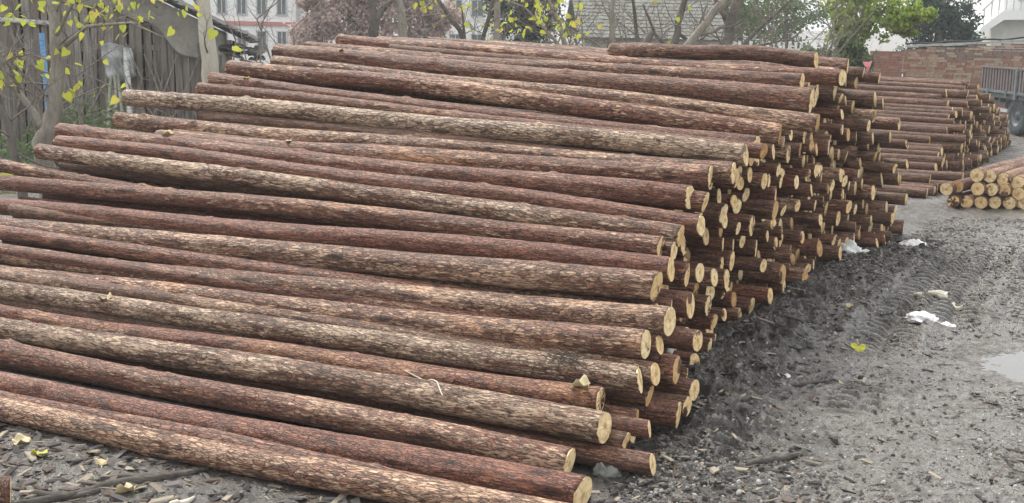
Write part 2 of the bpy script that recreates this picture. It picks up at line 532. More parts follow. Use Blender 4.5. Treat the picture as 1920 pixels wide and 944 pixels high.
def ground_h(x, y):
    dx, dy = x - O1.x, y - O1.y
    w = dx * LW.x + dy * LW.y
    e = dx * LD.x + dy * LD.y - face_line(w)
    yard = np.clip((32 - np.hypot(x - 2, y - 10)) / 20, 0, 1)
    h = (fbm(x * 0.7, y * 0.7, 3) - 0.5) * 0.07 * yard
    right = np.clip((-e - 0.02) / 0.3, 0, 1)
    h = h + (fbm(x * 3.1, y * 3.1, 4, 0.6) - 0.5) * 0.042 * yard
    h = h + (fbm(x * 11, y * 11, 3, 0.65) - 0.5) * 0.03 * yard
    cr = 1 - np.abs(fbm(x * 15 + 3, y * 15, 2, 0.6) * 2 - 1)
    h = h + ((cr ** 2 - 0.5) * 0.015 + (vnoise(x * 34, y * 34) - 0.5) * 0.012) * yard * (0.55 + 0.9 * vnoise(x * 1.7 + 60, y * 1.7))
    # churned mud bank along the cut ends
    bank = np.exp(-((e + 0.30) / 0.30) ** 2) * np.clip((w - 0.2) / 0.8, 0, 1) * np.clip((7.4 - w) / 1.5, 0, 1)
    rid = 1 - np.abs(fbm(x * 4.2 + 9, y * 4.2, 4, 0.6) * 2 - 1)
    h = h + bank * (rid ** 3 * 0.15 - 0.02)
    # tyre ruts
    for (ax, ay, bx, by, hw, amp) in ((2.62, 8.95, 4.75, 13.6, 0.20, 1.0), (3.45, 9.8, 5.25, 13.8, 0.19, 0.95), (2.05, 7.45, 2.55, 8.45, 0.16, 0.7), (3.6, 7.2, 5.6, 11.6, 0.2, 0.5)):
        L = math.hypot(bx - ax, by - ay)
        ux, uy = (bx - ax) / L, (by - ay) / L
        s = (x - ax) * ux + (y - ay) * uy
        q = (x - ax) * uy - (y - ay) * ux + 0.04 * np.sin(s * 1.3)
        fade = np.clip(s / 0.4, 0, 1) * np.clip((L - s) / 0.8, 0, 1)
        flat = np.exp(-(q / hw) ** 4)
        h = h * (1 - 0.85 * flat * fade)
        h = h - amp * fade * 0.065 * flat
        h = h + amp * fade * 0.045 * np.exp(-((np.abs(q) - hw * 1.45) / 0.07) ** 2)
        lug = np.clip(np.sin((s + 0.55 * np.abs(q)) * 2 * math.pi / 0.14) * 2.2, -1, 1)
        lm = np.exp(-((np.abs(q) - hw * 0.55) / (hw * 0.42)) ** 4)
        h = h + amp * fade * 0.066 * lug * lm * (0.6 + 0.7 * fbm(x * 2.3, y * 2.3, 2))
    # puddle basin on the right
    pd = np.hypot((x - PUD[0]) / 0.55, (y - PUD[1]) / 0.95)
    h = h * (1 - 0.45 * np.exp(-pd ** 4)) - 0.05 * np.exp(-(pd / 1.0) ** 2)
    # the ground under the logs is trodden flat
    under = np.clip((e + 0.05) / 0.25, 0, 1) * np.clip((w + 0.35) / 0.3, 0, 1) * np.clip((10 - w) / 0.5, 0, 1)
    h = h * (1 - under) - 0.015 * under
    front = np.clip((e + 0.1) / 0.5, 0, 1) * np.clip((0.25 - w) / 0.3, 0, 1) * np.clip((w + 1.0) / 0.5, 0, 1)
    h = h * (1 - .6 * front) - 0.012 * front * yard
    return h


def axis_coords(lo, hi, step, far_lo, far_hi):
    c = list(np.arange(lo, hi + 1e-6, step))
    s, v = step, hi
    while v < far_hi:
        s *= 1.13
        v += s
        c.append(min(v, far_hi))
    s, v, pre = step, lo, []
    while v > far_lo:
        s *= 1.13
        v -= s
        pre.append(max(v, far_lo))
    return np.array(pre[::-1] + c)


gx = axis_coords(-3.0, 5.8, 0.0135, -500, 500)
gy = axis_coords(5.2, 14.4, 0.0145, -60, 900)
X, Y = np.meshgrid(gx, gy, indexing='ij')
Z = ground_h(X, Y)
nx_, ny_ = X.shape
gv = np.stack([X, Y, Z], -1).reshape(-1, 3)
idx = np.arange(nx_ * ny_).reshape(nx_, ny_)
q = np.stack([idx[:-1, :-1], idx[1:, :-1], idx[1:, 1:], idx[:-1, 1:]], -1).reshape(-1, 4)
gme = bpy.data.meshes.new('ground')
gme.vertices.add(len(gv)); gme.vertices.foreach_set('co', gv.astype(np.float32).ravel())
gme.loops.add(q.size); gme.loops.foreach_set('vertex_index', q.astype(np.int32).ravel())
gme.polygons.add(len(q)); gme.polygons.foreach_set('loop_start', np.arange(0, q.size, 4, dtype=np.int32))
gme.update(calc_edges=True)
gme.polygons.foreach_set('use_smooth', np.ones(len(q), dtype=bool))
dxx, dyy = X - O1.x, Y - O1.y
W_, E_ = dxx * LW.x + dyy * LW.y, dxx * LD.x + dyy * LD.y
E_ = E_ - face_line(W_)
dry = np.clip((-E_ - 0.22) / 1.0, 0, 1) * 0.72 + 0.04
dry = np.where((W_ < 0.3) & (E_ > 0), 0.22, dry)
dry = np.where(Y > 17, 0.75, dry)
att = gme.attributes.new('dry', 'FLOAT', 'POINT')
att.data.foreach_set('value', dry.astype(np.float32).ravel())
gme.materials.append(M['ground'])
ground = link(bpy.data.objects.new('ground', gme))
tag(ground, 'dark churned mud of the log yard with ruts and gravel', 'ground', kind='structure')


def gz(x, y):
    return float(ground_h(np.array([float(x)]), np.array([float(y)]))[0])


# puddle
pv = [(PUD[0], PUD[1], 0)]
for k in range(40):
    a = 2 * math.pi * k / 40
    rr = 1 + 0.22 * math.sin(2 * a + 1) + 0.12 * math.sin(5 * a) + 0.06 * math.sin(11 * a + 2)
    pv.append((PUD[0] + 0.66 * rr * math.cos(a), PUD[1] + 1.15 * rr * math.sin(a), 0))
pz = gz(*PUD) + 0.021
pme = mesh_from('puddle', [(a, b, pz) for a, b, c in pv], [(0, k + 1, (k + 1) % 40 + 1) for k in range(40)], [M['water']])
tag(link(bpy.data.objects.new('puddle', pme)), 'shallow puddle reflecting the pale sky in the mud', 'puddle', kind='structure')


# ------------------------------------------------------------------ logs
def ring_noise(seed, th, x, amp):
    r = np.random.default_rng(seed)
    s = np.zeros((len(x), len(th)))
    for k, m, a in ((1, 0.8, .5), (2, 1.3, .8), (2, 2.9, .5), (3, 2.1, .6), (4, 4.7, .45), (5, 6.3, .35), (7, 9.1, .3)):
        s += a * np.cos(k * th[None, :] + r.uniform(0, 6.3) + r.choice([-1, 1]) * m * x[:, None] + 0.6 * np.sin(x[:, None] * 2.3 + r.uniform(0, 6)))
    return s * amp


def log_mesh(L, r0, r1, segs, xs, seed, bend=0.02, lump=0.012, fine=0.0, knots=0):
    """bark tube along +X; returns mesh plus the two end outlines"""
    r = np.random.default_rng(seed)
    th = np.linspace(0, 2 * math.pi, segs, endpoint=False)
    xs = np.array(xs)
    u = xs / L
    rad = (r0 + (r1 - r0) * u)[:, None] * (1 + ring_noise(seed, th, xs * 1.6, lump))
    if fine:
        j = r.normal(0, 1, rad.shape)
        js = (j + np.roll(j, 1, 0) + np.roll(j, -1, 0) + np.roll(j, 2, 0)) / 4
        rad = rad * (1 + fine * js)
    for k in range(knots):
        kx, kt, ka = r.uniform(0.2, L - 0.2), r.uniform(0, 6.28), r.uniform(0.10, 0.27)
        dt = (th - kt + math.pi) % (2 * math.pi) - math.pi
        rad = rad * (1 + ka * np.exp(-((xs[:, None] - kx) / 0.035) ** 2 - (dt[None, :] / 0.30) ** 2))
    b1, b2, p1, p2 = r.normal(0, bend), r.normal(0, bend), r.uniform(0, 6), r.uniform(0, 6)
    oy = b1 * np.sin(math.pi * u) + 0.25 * abs(bend) * np.sin(u * 11 + p1)
    oz = b2 * 0.6 * np.sin(math.pi * u) + 0.2 * abs(bend) * np.sin(u * 9 + p2)
    PX = np.repeat(xs[:, None], segs, 1).astype(float)
    PY = rad * np.cos(th)[None, :] + oy[:, None]
    PZ = rad * np.sin(th)[None, :] + oz[:, None]
    k1, k2 = r.normal(0, 0.10), r.normal(0, 0.09)
    PX[0] += k1 * (PY[0] - oy[0]) + k2 * (PZ[0] - oz[0])
    outline = np.stack([PX[0] - 0.004, (PY[0] - oy[0]) * 0.955 + oy[0], (PZ[0] - oz[0]) * 0.955 + oz[0]], -1)
    outline2 = np.stack([PX[-1] + 0.004, (PY[-1] - oy[-1]) * 0.955 + oy[-1], (PZ[-1] - oz[-1]) * 0.955 + oz[-1]], -1)
    if fine:
        PX[0] += r.normal(0, 0.004, segs)
        PX[-1] += r.normal(0, 0.006, segs)
    v = np.stack([PX, PY, PZ], -1).reshape(-1, 3)
    n = len(xs)
    i0 = np.arange(n - 1)[:, None] * segs
    k = np.arange(segs)[None, :]
    k2_ = (k + 1) % segs
    f = np.stack([i0 + k, i0 + segs + k, i0 + segs + k2_, i0 + k2_], -1).reshape(-1, 4)
    faces = [tuple(t) for t in f.tolist()]
    faces.append(tuple(range(segs)))
    faces.append(tuple(range((n - 1) * segs, n * segs))[::-1])
    return v, faces, outline, outline2


def face_mesh(name, outline, sign):
    """sawn disc, a few millimetres proud, slightly uneven"""
    c = outline.mean(0)
    n = len(outline)
    mid = c + (outline - c) * 0.55
    rr = np.random.default_rng(int(abs(outline[0][1]) * 1e7) % 9999)
    mid[:, 0] += rr.normal(0, 0.0012, n)
    back = outline.copy(); back[:, 0] += 0.012 * sign
    v = np.vstack([c[None], mid, outline, back])
    f = []
    for k in range(n):
        k2 = (k + 1) % n
        f.append((0, 1 + k, 1 + k2)); f.append((1 + k, 1 + n + k, 1 + n + k2, 1 + k2)); f.append((1 + n + k, 1 + 2 * n + k, 1 + 2 * n + k2, 1 + n + k2))
    if sign > 0:
        f = [t[::-1] for t in f]
    return mesh_from(name, v, f, [M['cut']])


def log_matrix(Pr, Pl, roll):
    d = (Vector(Pl) - Vector(Pr)).normalized()
    y = Vector((0, 0, 1)).cross(d).normalized()
    z = d.cross(y)
    m = Matrix((d, y, z)).transposed().to_4x4()
    return Matrix.Translation(Vector(Pr)) @ m @ Matrix.Rotation(roll, 4, 'X')


G_TOP = 'logs lying open on the slope of the big pile'
G_END = 'log ends in the face of the big pile'
# name, right butt, left tip, diameter, pale, red, grey, orange, label
TOP = [
    ((0.43, 5.39, 0.085), (-4.31, 7.75, 0.048), 0.146, .86, .62, .10, .45, 'flaky tan and red log lying lowest, beside the wood chips and dead leaves'),
    ((0.36, 5.76, 0.10), (-4.38, 8.12, 0.075), 0.182, .22, 1.0, .05, .0, 'smooth dark purplish red log, second up from the bark-strewn mud'),
    ((0.31, 6.17, 0.11), (-4.35, 8.49, 0.16), 0.157, .52, .75, .25, .0, 'brown log with silvery flaking streaks, third up from the bark-strewn mud'),
    ((0.50, 6.39, 0.24), (-4.25, 8.75, 0.19), 0.168, .62, .25, .65, .0, 'dark log with pale grey plates and a thin twig dangling over it'),
    ((0.49, 6.61, 0.32), (-4.07, 8.89, 0.26), 0.147, .48, 1.0, .0, .9, 'rusty red log with orange bare patches, a curled leaf lying along its butt'),
    ((0.71, 6.72, 0.40), (-4.13, 9.13, 0.34), 0.149, .84, .35, .70, .0, 'pale greenish grey log with peeling plates under a tuft of frayed bark'),
    ((0.76, 6.96, 0.53), (-3.89, 9.28, 0.40), 0.164, .72, .55, .10, .75, 'warm tan log with large smooth cream patches and orange scars'),
    ((0.91, 7.15, 0.63), (-3.84, 9.52, 0.50), 0.173, .62, .40, .25, .35, 'thick brown log mottled with tan plates, next above the cream-patched one'),
    ((0.86, 7.46, 0.76), (-3.79, 9.78, 0.63), 0.182, .66, .35, .25, .0, 'thick log with cracked silvery bark towards its bright butt'),
    ((0.97, 7.66, 0.84), (-3.69, 9.98, 0.75), 0.154, .22, 1.0, .05, .05, 'dark wine red log with faint stripes and few flakes'),
    ((0.93, 7.90, 0.92), (-3.63, 10.17, 0.90), 0.143, .52, .70, .10, .55, 'brown log with an orange upper side ending short of its neighbours'),
    ((1.02, 7.96, 0.90), (-3.64, 10.28, 1.02), 0.124, .55, .60, .15, .65, 'slim orange brown log half hidden behind the shorter brown one'),
    ((1.07, 8.03, 0.98), (-3.92, 10.52, 1.17), 0.143, .78, .35, .65, .3, 'greenish grey log with a frayed orange tip, crossing its neighbours'),
    ((1.21, 8.14, 1.04), (-3.79, 10.64, 1.23), 0.135, .18, .75, .15, .0, 'slim dark purple brown log with a bright white butt'),
    ((1.17, 8.42, 1.17), (-3.89, 10.95, 1.29), 0.160, .42, .95, .05, .2, 'reddish brown log with bristly bark and a frayed tip under a fallen leaf'),
    ((1.28, 8.45, 1.14), (-3.72, 10.94, 1.21), 0.136, .40, .6, .15, .1, 'plain brown log tucked behind the bristly reddish one'),
    ((1.33, 8.60, 1.29), (-2.98, 10.75, 1.26), 0.165, .58, .70, .10, .6, 'orange tan log with dark knots carrying a single small yellow leaf'),
    ((1.50, 8.69, 1.32), (-3.45, 11.16, 1.38), 0.149, .70, .45, .25, .25, 'straight brown log with a long pale middle, just below the grey one'),
    ((1.61, 8.90, 1.42), (-3.44, 11.41, 1.57), 0.152, 1.0, .20, .72, .0, 'pale grey knotty log standing out clearly among the brown ones'),
    ((1.75, 8.99, 1.43), (-2.75, 11.23, 1.67), 0.114, .45, .8, .0, .3, 'thin tan log just above the pale grey knotty one'),
    ((1.72, 9.09, 1.47), (-2.64, 11.26, 1.75), 0.139, .35, .70, .1, .05, 'dull purple brown log with a yellow leaf near its far tip'),
    ((1.92, 9.27, 1.53), (-2.55, 11.50, 1.84), 0.151, .62, .80, .05, .2, 'russet log turning pale tan towards its butt, below the darkest log'),
    ((2.18, 9.26, 1.63), (-2.13, 11.40, 1.89), 0.136, .80, .35, .2, .1, 'sandy pale log wedged under the thick darkest log'),
    ((2.24, 9.73, 1.75), (-2.20, 11.95, 1.96), 0.198, .26, .50, .25, .0, 'thickest and darkest log lying high on the crest of the pile'),
    ((2.32, 10.46, 1.87), (-2.04, 12.63, 2.00), 0.145, .55, .55, .1, .1, 'tan brown log along the crest just behind the darkest log'),
    ((2.83, 11.20, 1.87), (-1.85, 13.53, 2.07), 0.147, .55, .80, .0, .15, 'topmost long tan log with a split pale tip against the trees'),
    ((2.80, 12.08, 2.01), (0.95, 13.02, 2.03), 0.150, .45, .4, .35, .0, 'short dark grey brown log on the crest with a round yellow end'),
    ((3.24, 12.65, 1.94), (-1.0, 14.80, 1.96), 0.150, .45, .6, .1, .05, 'brown log farthest back on the crest with a whitish end'),
    ((0.20, 5.66, 0.055), (-4.36, 7.96, 0.05), 0.115, .30, .6, .15, .0, 'slim dark log tucked low between the two lowest logs'),
]

surf = []          # (w, h, r) of the logs on the open slope, at the face
for i, (pr, pl, D, pa, re, gr, orr, lab) in enumerate(TOP):
    if i < 12: pl = tuple(Vector(pr) + (Vector(pl) - Vector(pr)) * (1.14 + 0.02 * (i % 3)))
    L = (Vector(pl) - Vector(pr)).length
    xs = np.concatenate([[0, 0.012], np.arange(0.035, L - 0.03, 0.03), [L - 0.012, L]])
    big = 0.50 if i % 3 else 0.515
    v, f, o1, o2 = log_mesh(L, D * big, D * (0.47 if i > 12 else 0.44), 40, xs, 100 + i, 0.040, 0.018, 0.024, 14)
    me = mesh_from('log', v, f, [M['bark']], True)
    o = link(bpy.data.objects.new('log', me))
    o.matrix_world = log_matrix(pr, pl, rng.uniform(0, 6.28))
    o.color = (pa, re, gr, orr)
    tag(o, lab, 'log', G_TOP)
    for nm, out, sg in (('cut_face', o1, 1), ('cut_face', o2, -1)):
        link(bpy.data.objects.new(nm, face_mesh(nm, out, sg)), o)
    w_, e_ = we(pr, O1)
    surf.append((w_, pr[2], D / 2))


def pack(seed, fixed, cover, wmax, rmin, rmax, tries, ground_z=0.0):
    """grow round log sections until they touch their neighbours, below the cover line"""
    r = np.random.default_rng(seed)
    C = np.zeros((4000, 3)); n = len(fixed)
    if n: C[:n] = np.array(fixed)
    for k in range(tries):
        w = r.uniform(-0.3, wmax)
        top = cover(w)
        if top < 2 * rmin: continue
        h = rmin + (top - 2 * rmin) * r.random() ** 1.15
        lim = r.uniform(rmin * 1.15, rmax)
        rad = min(lim, h - ground_z + 0.004, top - h)
        if n:
            d = np.hypot(C[:n, 0] - w, C[:n, 1] - h) - C[:n, 2]
            j = d.argmin()
            if d[j] < rmin * 0.98: continue
            if d[j] > lim:           # slide down onto what lies below
                h2 = max(ground_z + lim, h - (d[j] - lim))
                d2 = np.hypot(C[:n, 0] - w, C[:n, 1] - h2) - C[:n, 2]
                if d2.min() > rmin: h = h2; d = d2; j = d.argmin()
            rad = min(lim, h - ground_z + 0.004, d[j] + 0.002)
        if rad < rmin: continue
        C[n] = (w, h, rad); n += 1
    return C[len(fixed):n]


sw = sorted([(w, h) for (w, h, rr) in surf if w < 6.0])
cw = [-0.35] + [s[0] for s in sw] + [6.4, 8.2, 9.0, 9.5]
ch = [0.02] + [s[1] - 0.03 for s in sw] + [1.93, 1.90, 1.05, 0.15]
cover1 = lambda w: float(np.interp(w, cw, ch))
fill1 = pack(21, surf, cover1, 9.5, 0.049, 0.086, 60000)

# a dozen bark tubes shared by the packed logs
VAR = []
for k in range(14):
    L = 5.1 + 0.1 * (k % 5)
    xs = np.concatenate([[0, 0.015, 0.05, 0.1, 0.17, 0.26, 0.38, 0.5, 0.65, 0.8, 1.0, 1.4], np.linspace(2, L, 6)])
    v, f, o1, o2 = log_mesh(L, 0.07, 0.058, 26, xs, 500 + k, 0.008, 0.018, 0.018, 0)
    me = mesh_from('log', v, f, [M['bark']], True)
    VAR.append((me, face_mesh('cut_face', o1, 1), v, f, o1, L))


def place_log(k, P, d, rad, col, sx=1.0):
    me, fm, v, f, o1, L = VAR[k]
    o = link(bpy.data.objects.new('log', me))
    m = log_matrix(P, Vector(P) + d, rng.uniform(0, 6.28))
    s = rad / 0.07
    o.matrix_world = m @ Matrix.Diagonal((sx, s, s, 1))
    o.color = col
    c = bpy.data.objects.new('cut_face', fm)
    link(c, o)
    return o


def stuff_logs(name, items, O, label, L0):
    """all remaining logs of a pile as one mesh, its X axis along the logs"""
    V, F, MI, n = [], [], [], 0
    segs = 14
    th = np.linspace(0, 2 * math.pi, segs, endpoint=False)
    r = np.random.default_rng(8)
    for (w, h, rad, e, rise, L) in items:
        xs = np.array([0, 0.15, 0.5, 1.2, L])
        ph = r.uniform(0, 6.28, 3)
        rr = rad * (1 + 0.03 * np.cos(2 * th + ph[0]) + 0.03 * np.cos(3 * th + ph[1]))
        k1, k2 = r.normal(0, .1, 2)
        for i, x in enumerate(xs):
            q = rr * (1 - 0.12 * x / L)
            yy, zz = q * np.cos(th), q * np.sin(th)
            xx = np.full(segs, x + e) + (k1 * yy + k2 * zz if i == 0 else 0)
            V.append(np.stack([xx, -w + yy, h + zz + rise * x / L], -1))
        for i in range(len(xs) - 1):
            for k in range(segs):
                F.append((n + i * segs + k, n + (i + 1) * segs + k, n + (i + 1) * segs + (k + 1) % segs, n + i * segs + (k + 1) % segs)); MI.append(0)
        F.append(tuple(range(n + (len(xs) - 1) * segs, n + len(xs) * segs))[::-1]); MI.append(0)
        F.append(tuple(range(n, n + segs))); MI.append(1)
        n += len(xs) * segs
    me = mesh_from(name, np.vstack(V), F, [M['bark'], M['cut_far']], True, MI)
    o = link(bpy.data.objects.new(name, me))
    o.matrix_world = Matrix.Translation(O) @ Matrix((LD, -LW, Vector((0, 0, 1)))).transposed().to_4x4()
    o.color = (0.12, 0.2, 0.2, 0.0)
    return tag(o, label, 'logs', kind='stuff')


M['cut_far'] = mat_piece('cut_wood_small', [(0.62, 0.46, 0.24), (0.52, 0.36, 0.17), (0.66, 0.52, 0.31), (0.45, 0.29, 0.13), (0.58, 0.42, 0.21)])

er = np.random.default_rng(77)
main_items = []
for (w, h, rad) in fill1:
    lowf = max(0.0, 1 - h / 1.0)
    e = er.uniform(-0.16, 0.44) if er.random() < 0.8 else er.normal(0.05, 0.1)
    e = float(face_line(w)) + max(-0.18, e + 0.06 * (1 - lowf))
    rise = -0.05 + 0.14 * h + er.normal(0, 0.02)
    main_items.append((w, h, rad, e, rise, 4.3 if h > 1.1 else 5.3))
# those that stick out most and lie nearest show largest
main_items.sort(key=lambda t: (t[3] - float(face_line(t[0])) + 0.045 * t[0]) - 2.0 * t[2])
N_IND = 232
KIND_TXT = ('reddish brown', 'dark brown', 'flaky tan')
def where(w, h, e):
    if h < 0.13: hgt = 'at the pile foot'
    elif h < 0.5: hgt = 'low in the pile face'
    elif h < 1.1: hgt = 'midway up the pile face'
    elif h < 1.6: hgt = 'high in the pile face'
    else: hgt = 'near the pile crest'
    if w < 2.0: far = 'near the purplish red log'
    elif w < 4.2: far = 'below the pale grey knotty log'
    elif w < 6.6: far = 'past the thickest darkest log'
    else: far = 'towards the far pile'
    e -= float(face_line(w))
    out = ', jutting out' if e < 0 else (', set back' if e > 0.24 else '')
    return hgt + ', ' + far + out
for n_, (w, h, rad, e, rise, L) in enumerate(main_items[:N_IND]):
    P = O1 + LW * w + LD * e + Vector((0, 0, h))
    d = LD * L + Vector((0, 0, rise)) + LW * er.normal(0, 0.03)
    kind = int(er.choice(3, p=[.4, .38, .22]))
    col = [(er.uniform(.3, .5), er.uniform(.65, 1), .1, er.uniform(0, .3)), (er.uniform(.1, .3), er.uniform(.2, .5), .2, 0.0), (er.uniform(.6, .85), er.uniform(.3, .6), er.uniform(.1, .5), er.uniform(0, .3))][kind]
    o = place_log(int(er.integers(len(VAR))), P, d, rad, col, 0.82 if h > 1.1 else 1.02)
    tag(o, KIND_TXT[kind] + ' log ' + where(w, h, e), 'log', G_END)
stuff_logs('stacked_logs', main_items[N_IND:], O1, 'deeper logs of the big pile, seen only as ends between the others', 4.9)

# far pile, end on to the same lane
cover2 = lambda w: float(np.interp(w, [-0.2, 0.15, 2.4, 4.0, 4.5, 5.6, 9.2, 10.0], [0.08, 0.16, 0.95, 1.50, 1.48, 1.12, 0.72, 0.10]))
fill2 = pack(5, [], cover2, 10.6, 0.054, 0.082, 30000)
far_items = []
for (w, h, rad) in fill2:
    e = er.normal(0.0 + 0.10 * h, 0.16)
    if w > 5: e = max(e, -0.10)
    far_items.append((w, h, rad, e, 0.05 * h + er.normal(0, 0.015), 4.0))
# the open front slope first: those near the cover line show their whole length
far_items.sort(key=lambda t: (cover2(t[0]) - t[1] if t[0] < 4.6 else 3 + t[0]) + 0.15 * t[3])
for (w, h, rad, e, rise, L) in far_items[:24]:
    P = O2 + LW * w + LD * e + Vector((0, 0, h))
    o = place_log(int(er.integers(len(VAR))), P, LD * L + Vector((0, 0, rise)), rad, (er.uniform(.05, .3), er.uniform(.1, .4), .25, 0))
    tag(o, 'brown log on the open slope of the far pile, before the brick wall', 'log', 'logs on the slope of the far pile')
stuff_logs('stacked_logs', far_items[24:], O2, 'remaining logs and ends of the far pile near the parked truck', 4.0)

# small stack of trimmed logs on the right
SA = R(37)
sd = Vector((math.sin(SA), math.cos(SA), 0))
STK = [((6.07, 16.70, 0.44), .092, 0), ((6.245, 16.73, 0.43), .088, 0), ((6.43, 16.72, 0.39), .090, 0), ((6.62, 16.72, 0.35), .092, 0), ((6.80, 16.75, 0.40), .09, 0),
       ((5.69, 16.72, 0.245), .086, 2), ((5.86, 16.80, 0.275), .085, 1), ((6.09, 16.70, 0.262), .090, 0), ((6.27, 16.70, 0.255), .086, 0), ((6.445, 16.70, 0.25), .085, 0), ((6.63, 16.69, 0.21), .088, 0), ((6.82, 16.7, 0.24), .09, 0),
       ((5.79, 16.72, 0.082), .082, 1), ((5.965, 16.72, 0.082), .084, 1), ((6.15, 16.70, 0.084), .084, 0), ((6.33, 16.70, 0.084), .083, 0), ((6.51, 16.67, 0.082), .084, 0), ((6.70, 16.69, 0.085), .086, 0), ((6.88, 16.69, 0.085), .085, 0)]
for i, (p, rad, k) in enumerate(STK):
    o = place_log(i % len(VAR), p, sd, rad, [(.75, .6, .1, .7), (.35, .8, .1, .3), (.6, .5, .3, .2)][k])
    o.scale.x = 0.62
    lab = ['pale trimmed log in the low stack by the lane, round end facing the yard', 'log with a reddish stained end low in the small stack', 'loose trimmed log lying out at the edge of the small stack'][k]
    tag(o, lab, 'log', 'logs of the small stack beside the lane' if k != 2 else None)

# ------------------------------------------------------------------ wooden shed on the left
shed = empty('shed', (-4.75, 21.3, 0))
tag(shed, 'weathered plank shed with sagging tarp and broken dark eave', 'shed')


def loc(parent, p):
    return Vector(p) - parent.location


sr = random.Random(4)
ROOF = lambda x: 2.03 + (-4.76 - x) * 0.46           # gable line rising to the left
x = -4.80
while x > -10.2:
    wd = sr.uniform(0.075, 0.15)
    top = min(ROOF(x) - 0.03, 4.2) - sr.uniform(0, 0.06)
    bot = sr.uniform(-0.05, 0.05)
    lean = sr.uniform(-0.10, 0.06)
    yo = 21.3 + sr.uniform(-0.05, 0.05)
    mb = MB()
    vs = []
    for (zz, f) in ((bot, 0), ((bot + top) / 2, sr.uniform(-0.012, 0.012)), (top, lean)):
        for (sx, sy) in ((-0.5, -0.012), (0.5, -0.012), (0.5, 0.012), (-0.5, 0.012)):
            vs.append(loc(shed, (x + sx * wd * sr.uniform(0.9, 1.0) + f, yo + sy, zz + sr.uniform(-0.02, 0.02))))
    mb.add(vs, [(0, 1, 5, 4), (1, 2, 6, 5), (2, 3, 7, 6), (3, 0, 4, 7), (4, 5, 9, 8), (5, 6, 10, 9), (6, 7, 11, 10), (7, 4, 8, 11), (8, 9, 10, 11), (3, 2, 1, 0)])
    mb.build('plank', M['plank'], shed)
    x -= wd * sr.uniform(0.92, 1.08)
MB().add([loc(shed, p) for p in ((-4.8, 21.42, 0), (-10.3, 21.42, 0), (-10.3, 21.42, 4.3), (-9.3, 21.42, 4.05), (-4.8, 21.42, 1.98), (-4.8, 21.46, 0), (-10.3, 21.46, 0), (-10.3, 21.46, 4.3), (-9.3, 21.46, 4.05), (-4.8, 21.46, 1.98))], [(0, 4, 3, 2, 1), (5, 6, 7, 8, 9), (0, 5, 9, 4), (4, 9, 8, 3), (3, 8, 7, 2), (0, 1, 6, 5), (1, 2, 7, 6)]).build('dark_backing', M['roof_dark'], shed)  # dark sheet added behind the plank gaps, standing in for the shed's dark interior
for zz in (0.55, 1.75):
    MB().box(loc(shed, (-7.4, 21.36, zz)), (5.2, 0.05, 0.09)).build('cross_rail', M['plank'], shed)
for k in range(30):                                   # slanting laths and brushwood nailed over the planks
    x0, x1 = sr.uniform(-9.6, -4.9), sr.uniform(-.55, .55)
    z0 = sr.uniform(.2, 1.0); z1 = min(z0 + sr.uniform(.8, 1.5), ROOF(x0) - .3)
    MB().tube([loc(shed, (x0, 21.20, z0)), loc(shed, (x0 + x1 * .5 + .02, 21.19, (z0 + z1) / 2)), loc(shed, (x0 + x1, 21.20, z1))], [.018, .016, .011], 6).build('lath', M['plank'], shed)
# roof: sloping sheet with a thick ragged verge
rv = []
for (yy) in (20.95, 21.75):
    for (xx, zz) in ((-4.30, 1.93), (-4.30, 1.86), (-10.4, 4.66), (-10.4, 4.74)):
        rv.append(loc(shed, (xx, yy, zz)))
rf = MB().add(rv, [(0, 1, 2, 3), (4, 7, 6, 5), (0, 3, 7, 4), (1, 5, 6, 2), (0, 4, 5, 1), (3, 2, 6, 7)]).build('roof', M['roof_dark'], shed)
for k in range(26):
    xx = -4.25 - 0.085 * k + sr.uniform(-0.02, 0.02)
    rot = Matrix.Rotation(R(25 + sr.uniform(-6, 6)), 3, 'Y') @ Matrix.Rotation(sr.uniform(-.2, .2), 3, 'Z')
    MB().box(loc(shed, (xx, 20.93 + sr.uniform(-0.03, .03), 1.93 + (-4.25 - xx) * 0.46 + sr.uniform(-0.02, 0.015))), (0.15, 0.22, 0.022), rot).build('roof_shingle', M['roof_dark'], rf)
for k in range(22):                                   # the collapsed corner hanging below the eave
    t_ = k / 21
    xx = -4.78 + 0.62 * sr.random()
    zz = 1.86 - 0.36 * sr.random() - (xx + 4.78) * 0.12
    rot = Matrix.Rotation(R(sr.uniform(-15, 40)), 3, 'Y') @ Matrix.Rotation(sr.uniform(-.5, .5), 3, 'X')
    MB().box(loc(shed, (xx, 21.0 + sr.uniform(0, .5), zz)), (sr.uniform(.1, .26), .2, .02), rot).build('roof_shingle', M['roof_dark'], rf)
MB().box(loc(shed, (-4.72, 21.25, 0.95)), (0.09, 0.09, 1.9)).build('corner_post', M['plank'], shed)
# tarp
tv, tf = [], []
NU, NV = 34, 20
for i in range(NU + 1):
    for j in range(NV + 1):
        u, v_ = i / NU, j / NV
        xx = -4.74 - 2.75 * u
        top = ROOF(xx) - 0.01
        drop = 0.62 + 0.10 * math.sin(u * 9) + 0.06 * math.sin(u * 23 + 1) - 0.12 * u
        zz = top - drop * v_
        yy = 21.22 - 0.03 * math.sin(u * 21 + v_ * 3) * v_ - 0.035 * math.sin(u * 8 + 5 * v_) - 0.02 * math.sin(31 * u - 7 * v_)
        tv.append(loc(shed, (xx, yy, zz)))
for i in range(NU):
    for j in range(NV):
        a = i * (NV + 1) + j
        tf.append((a, a + 1, a + NV + 2, a + NV + 1))
tarp = MB().add(tv, tf).build('tarp', M['tarp'], shed, True)
sm = tarp.modifiers.new('thick', 'SOLIDIFY'); sm.thickness = 0.006

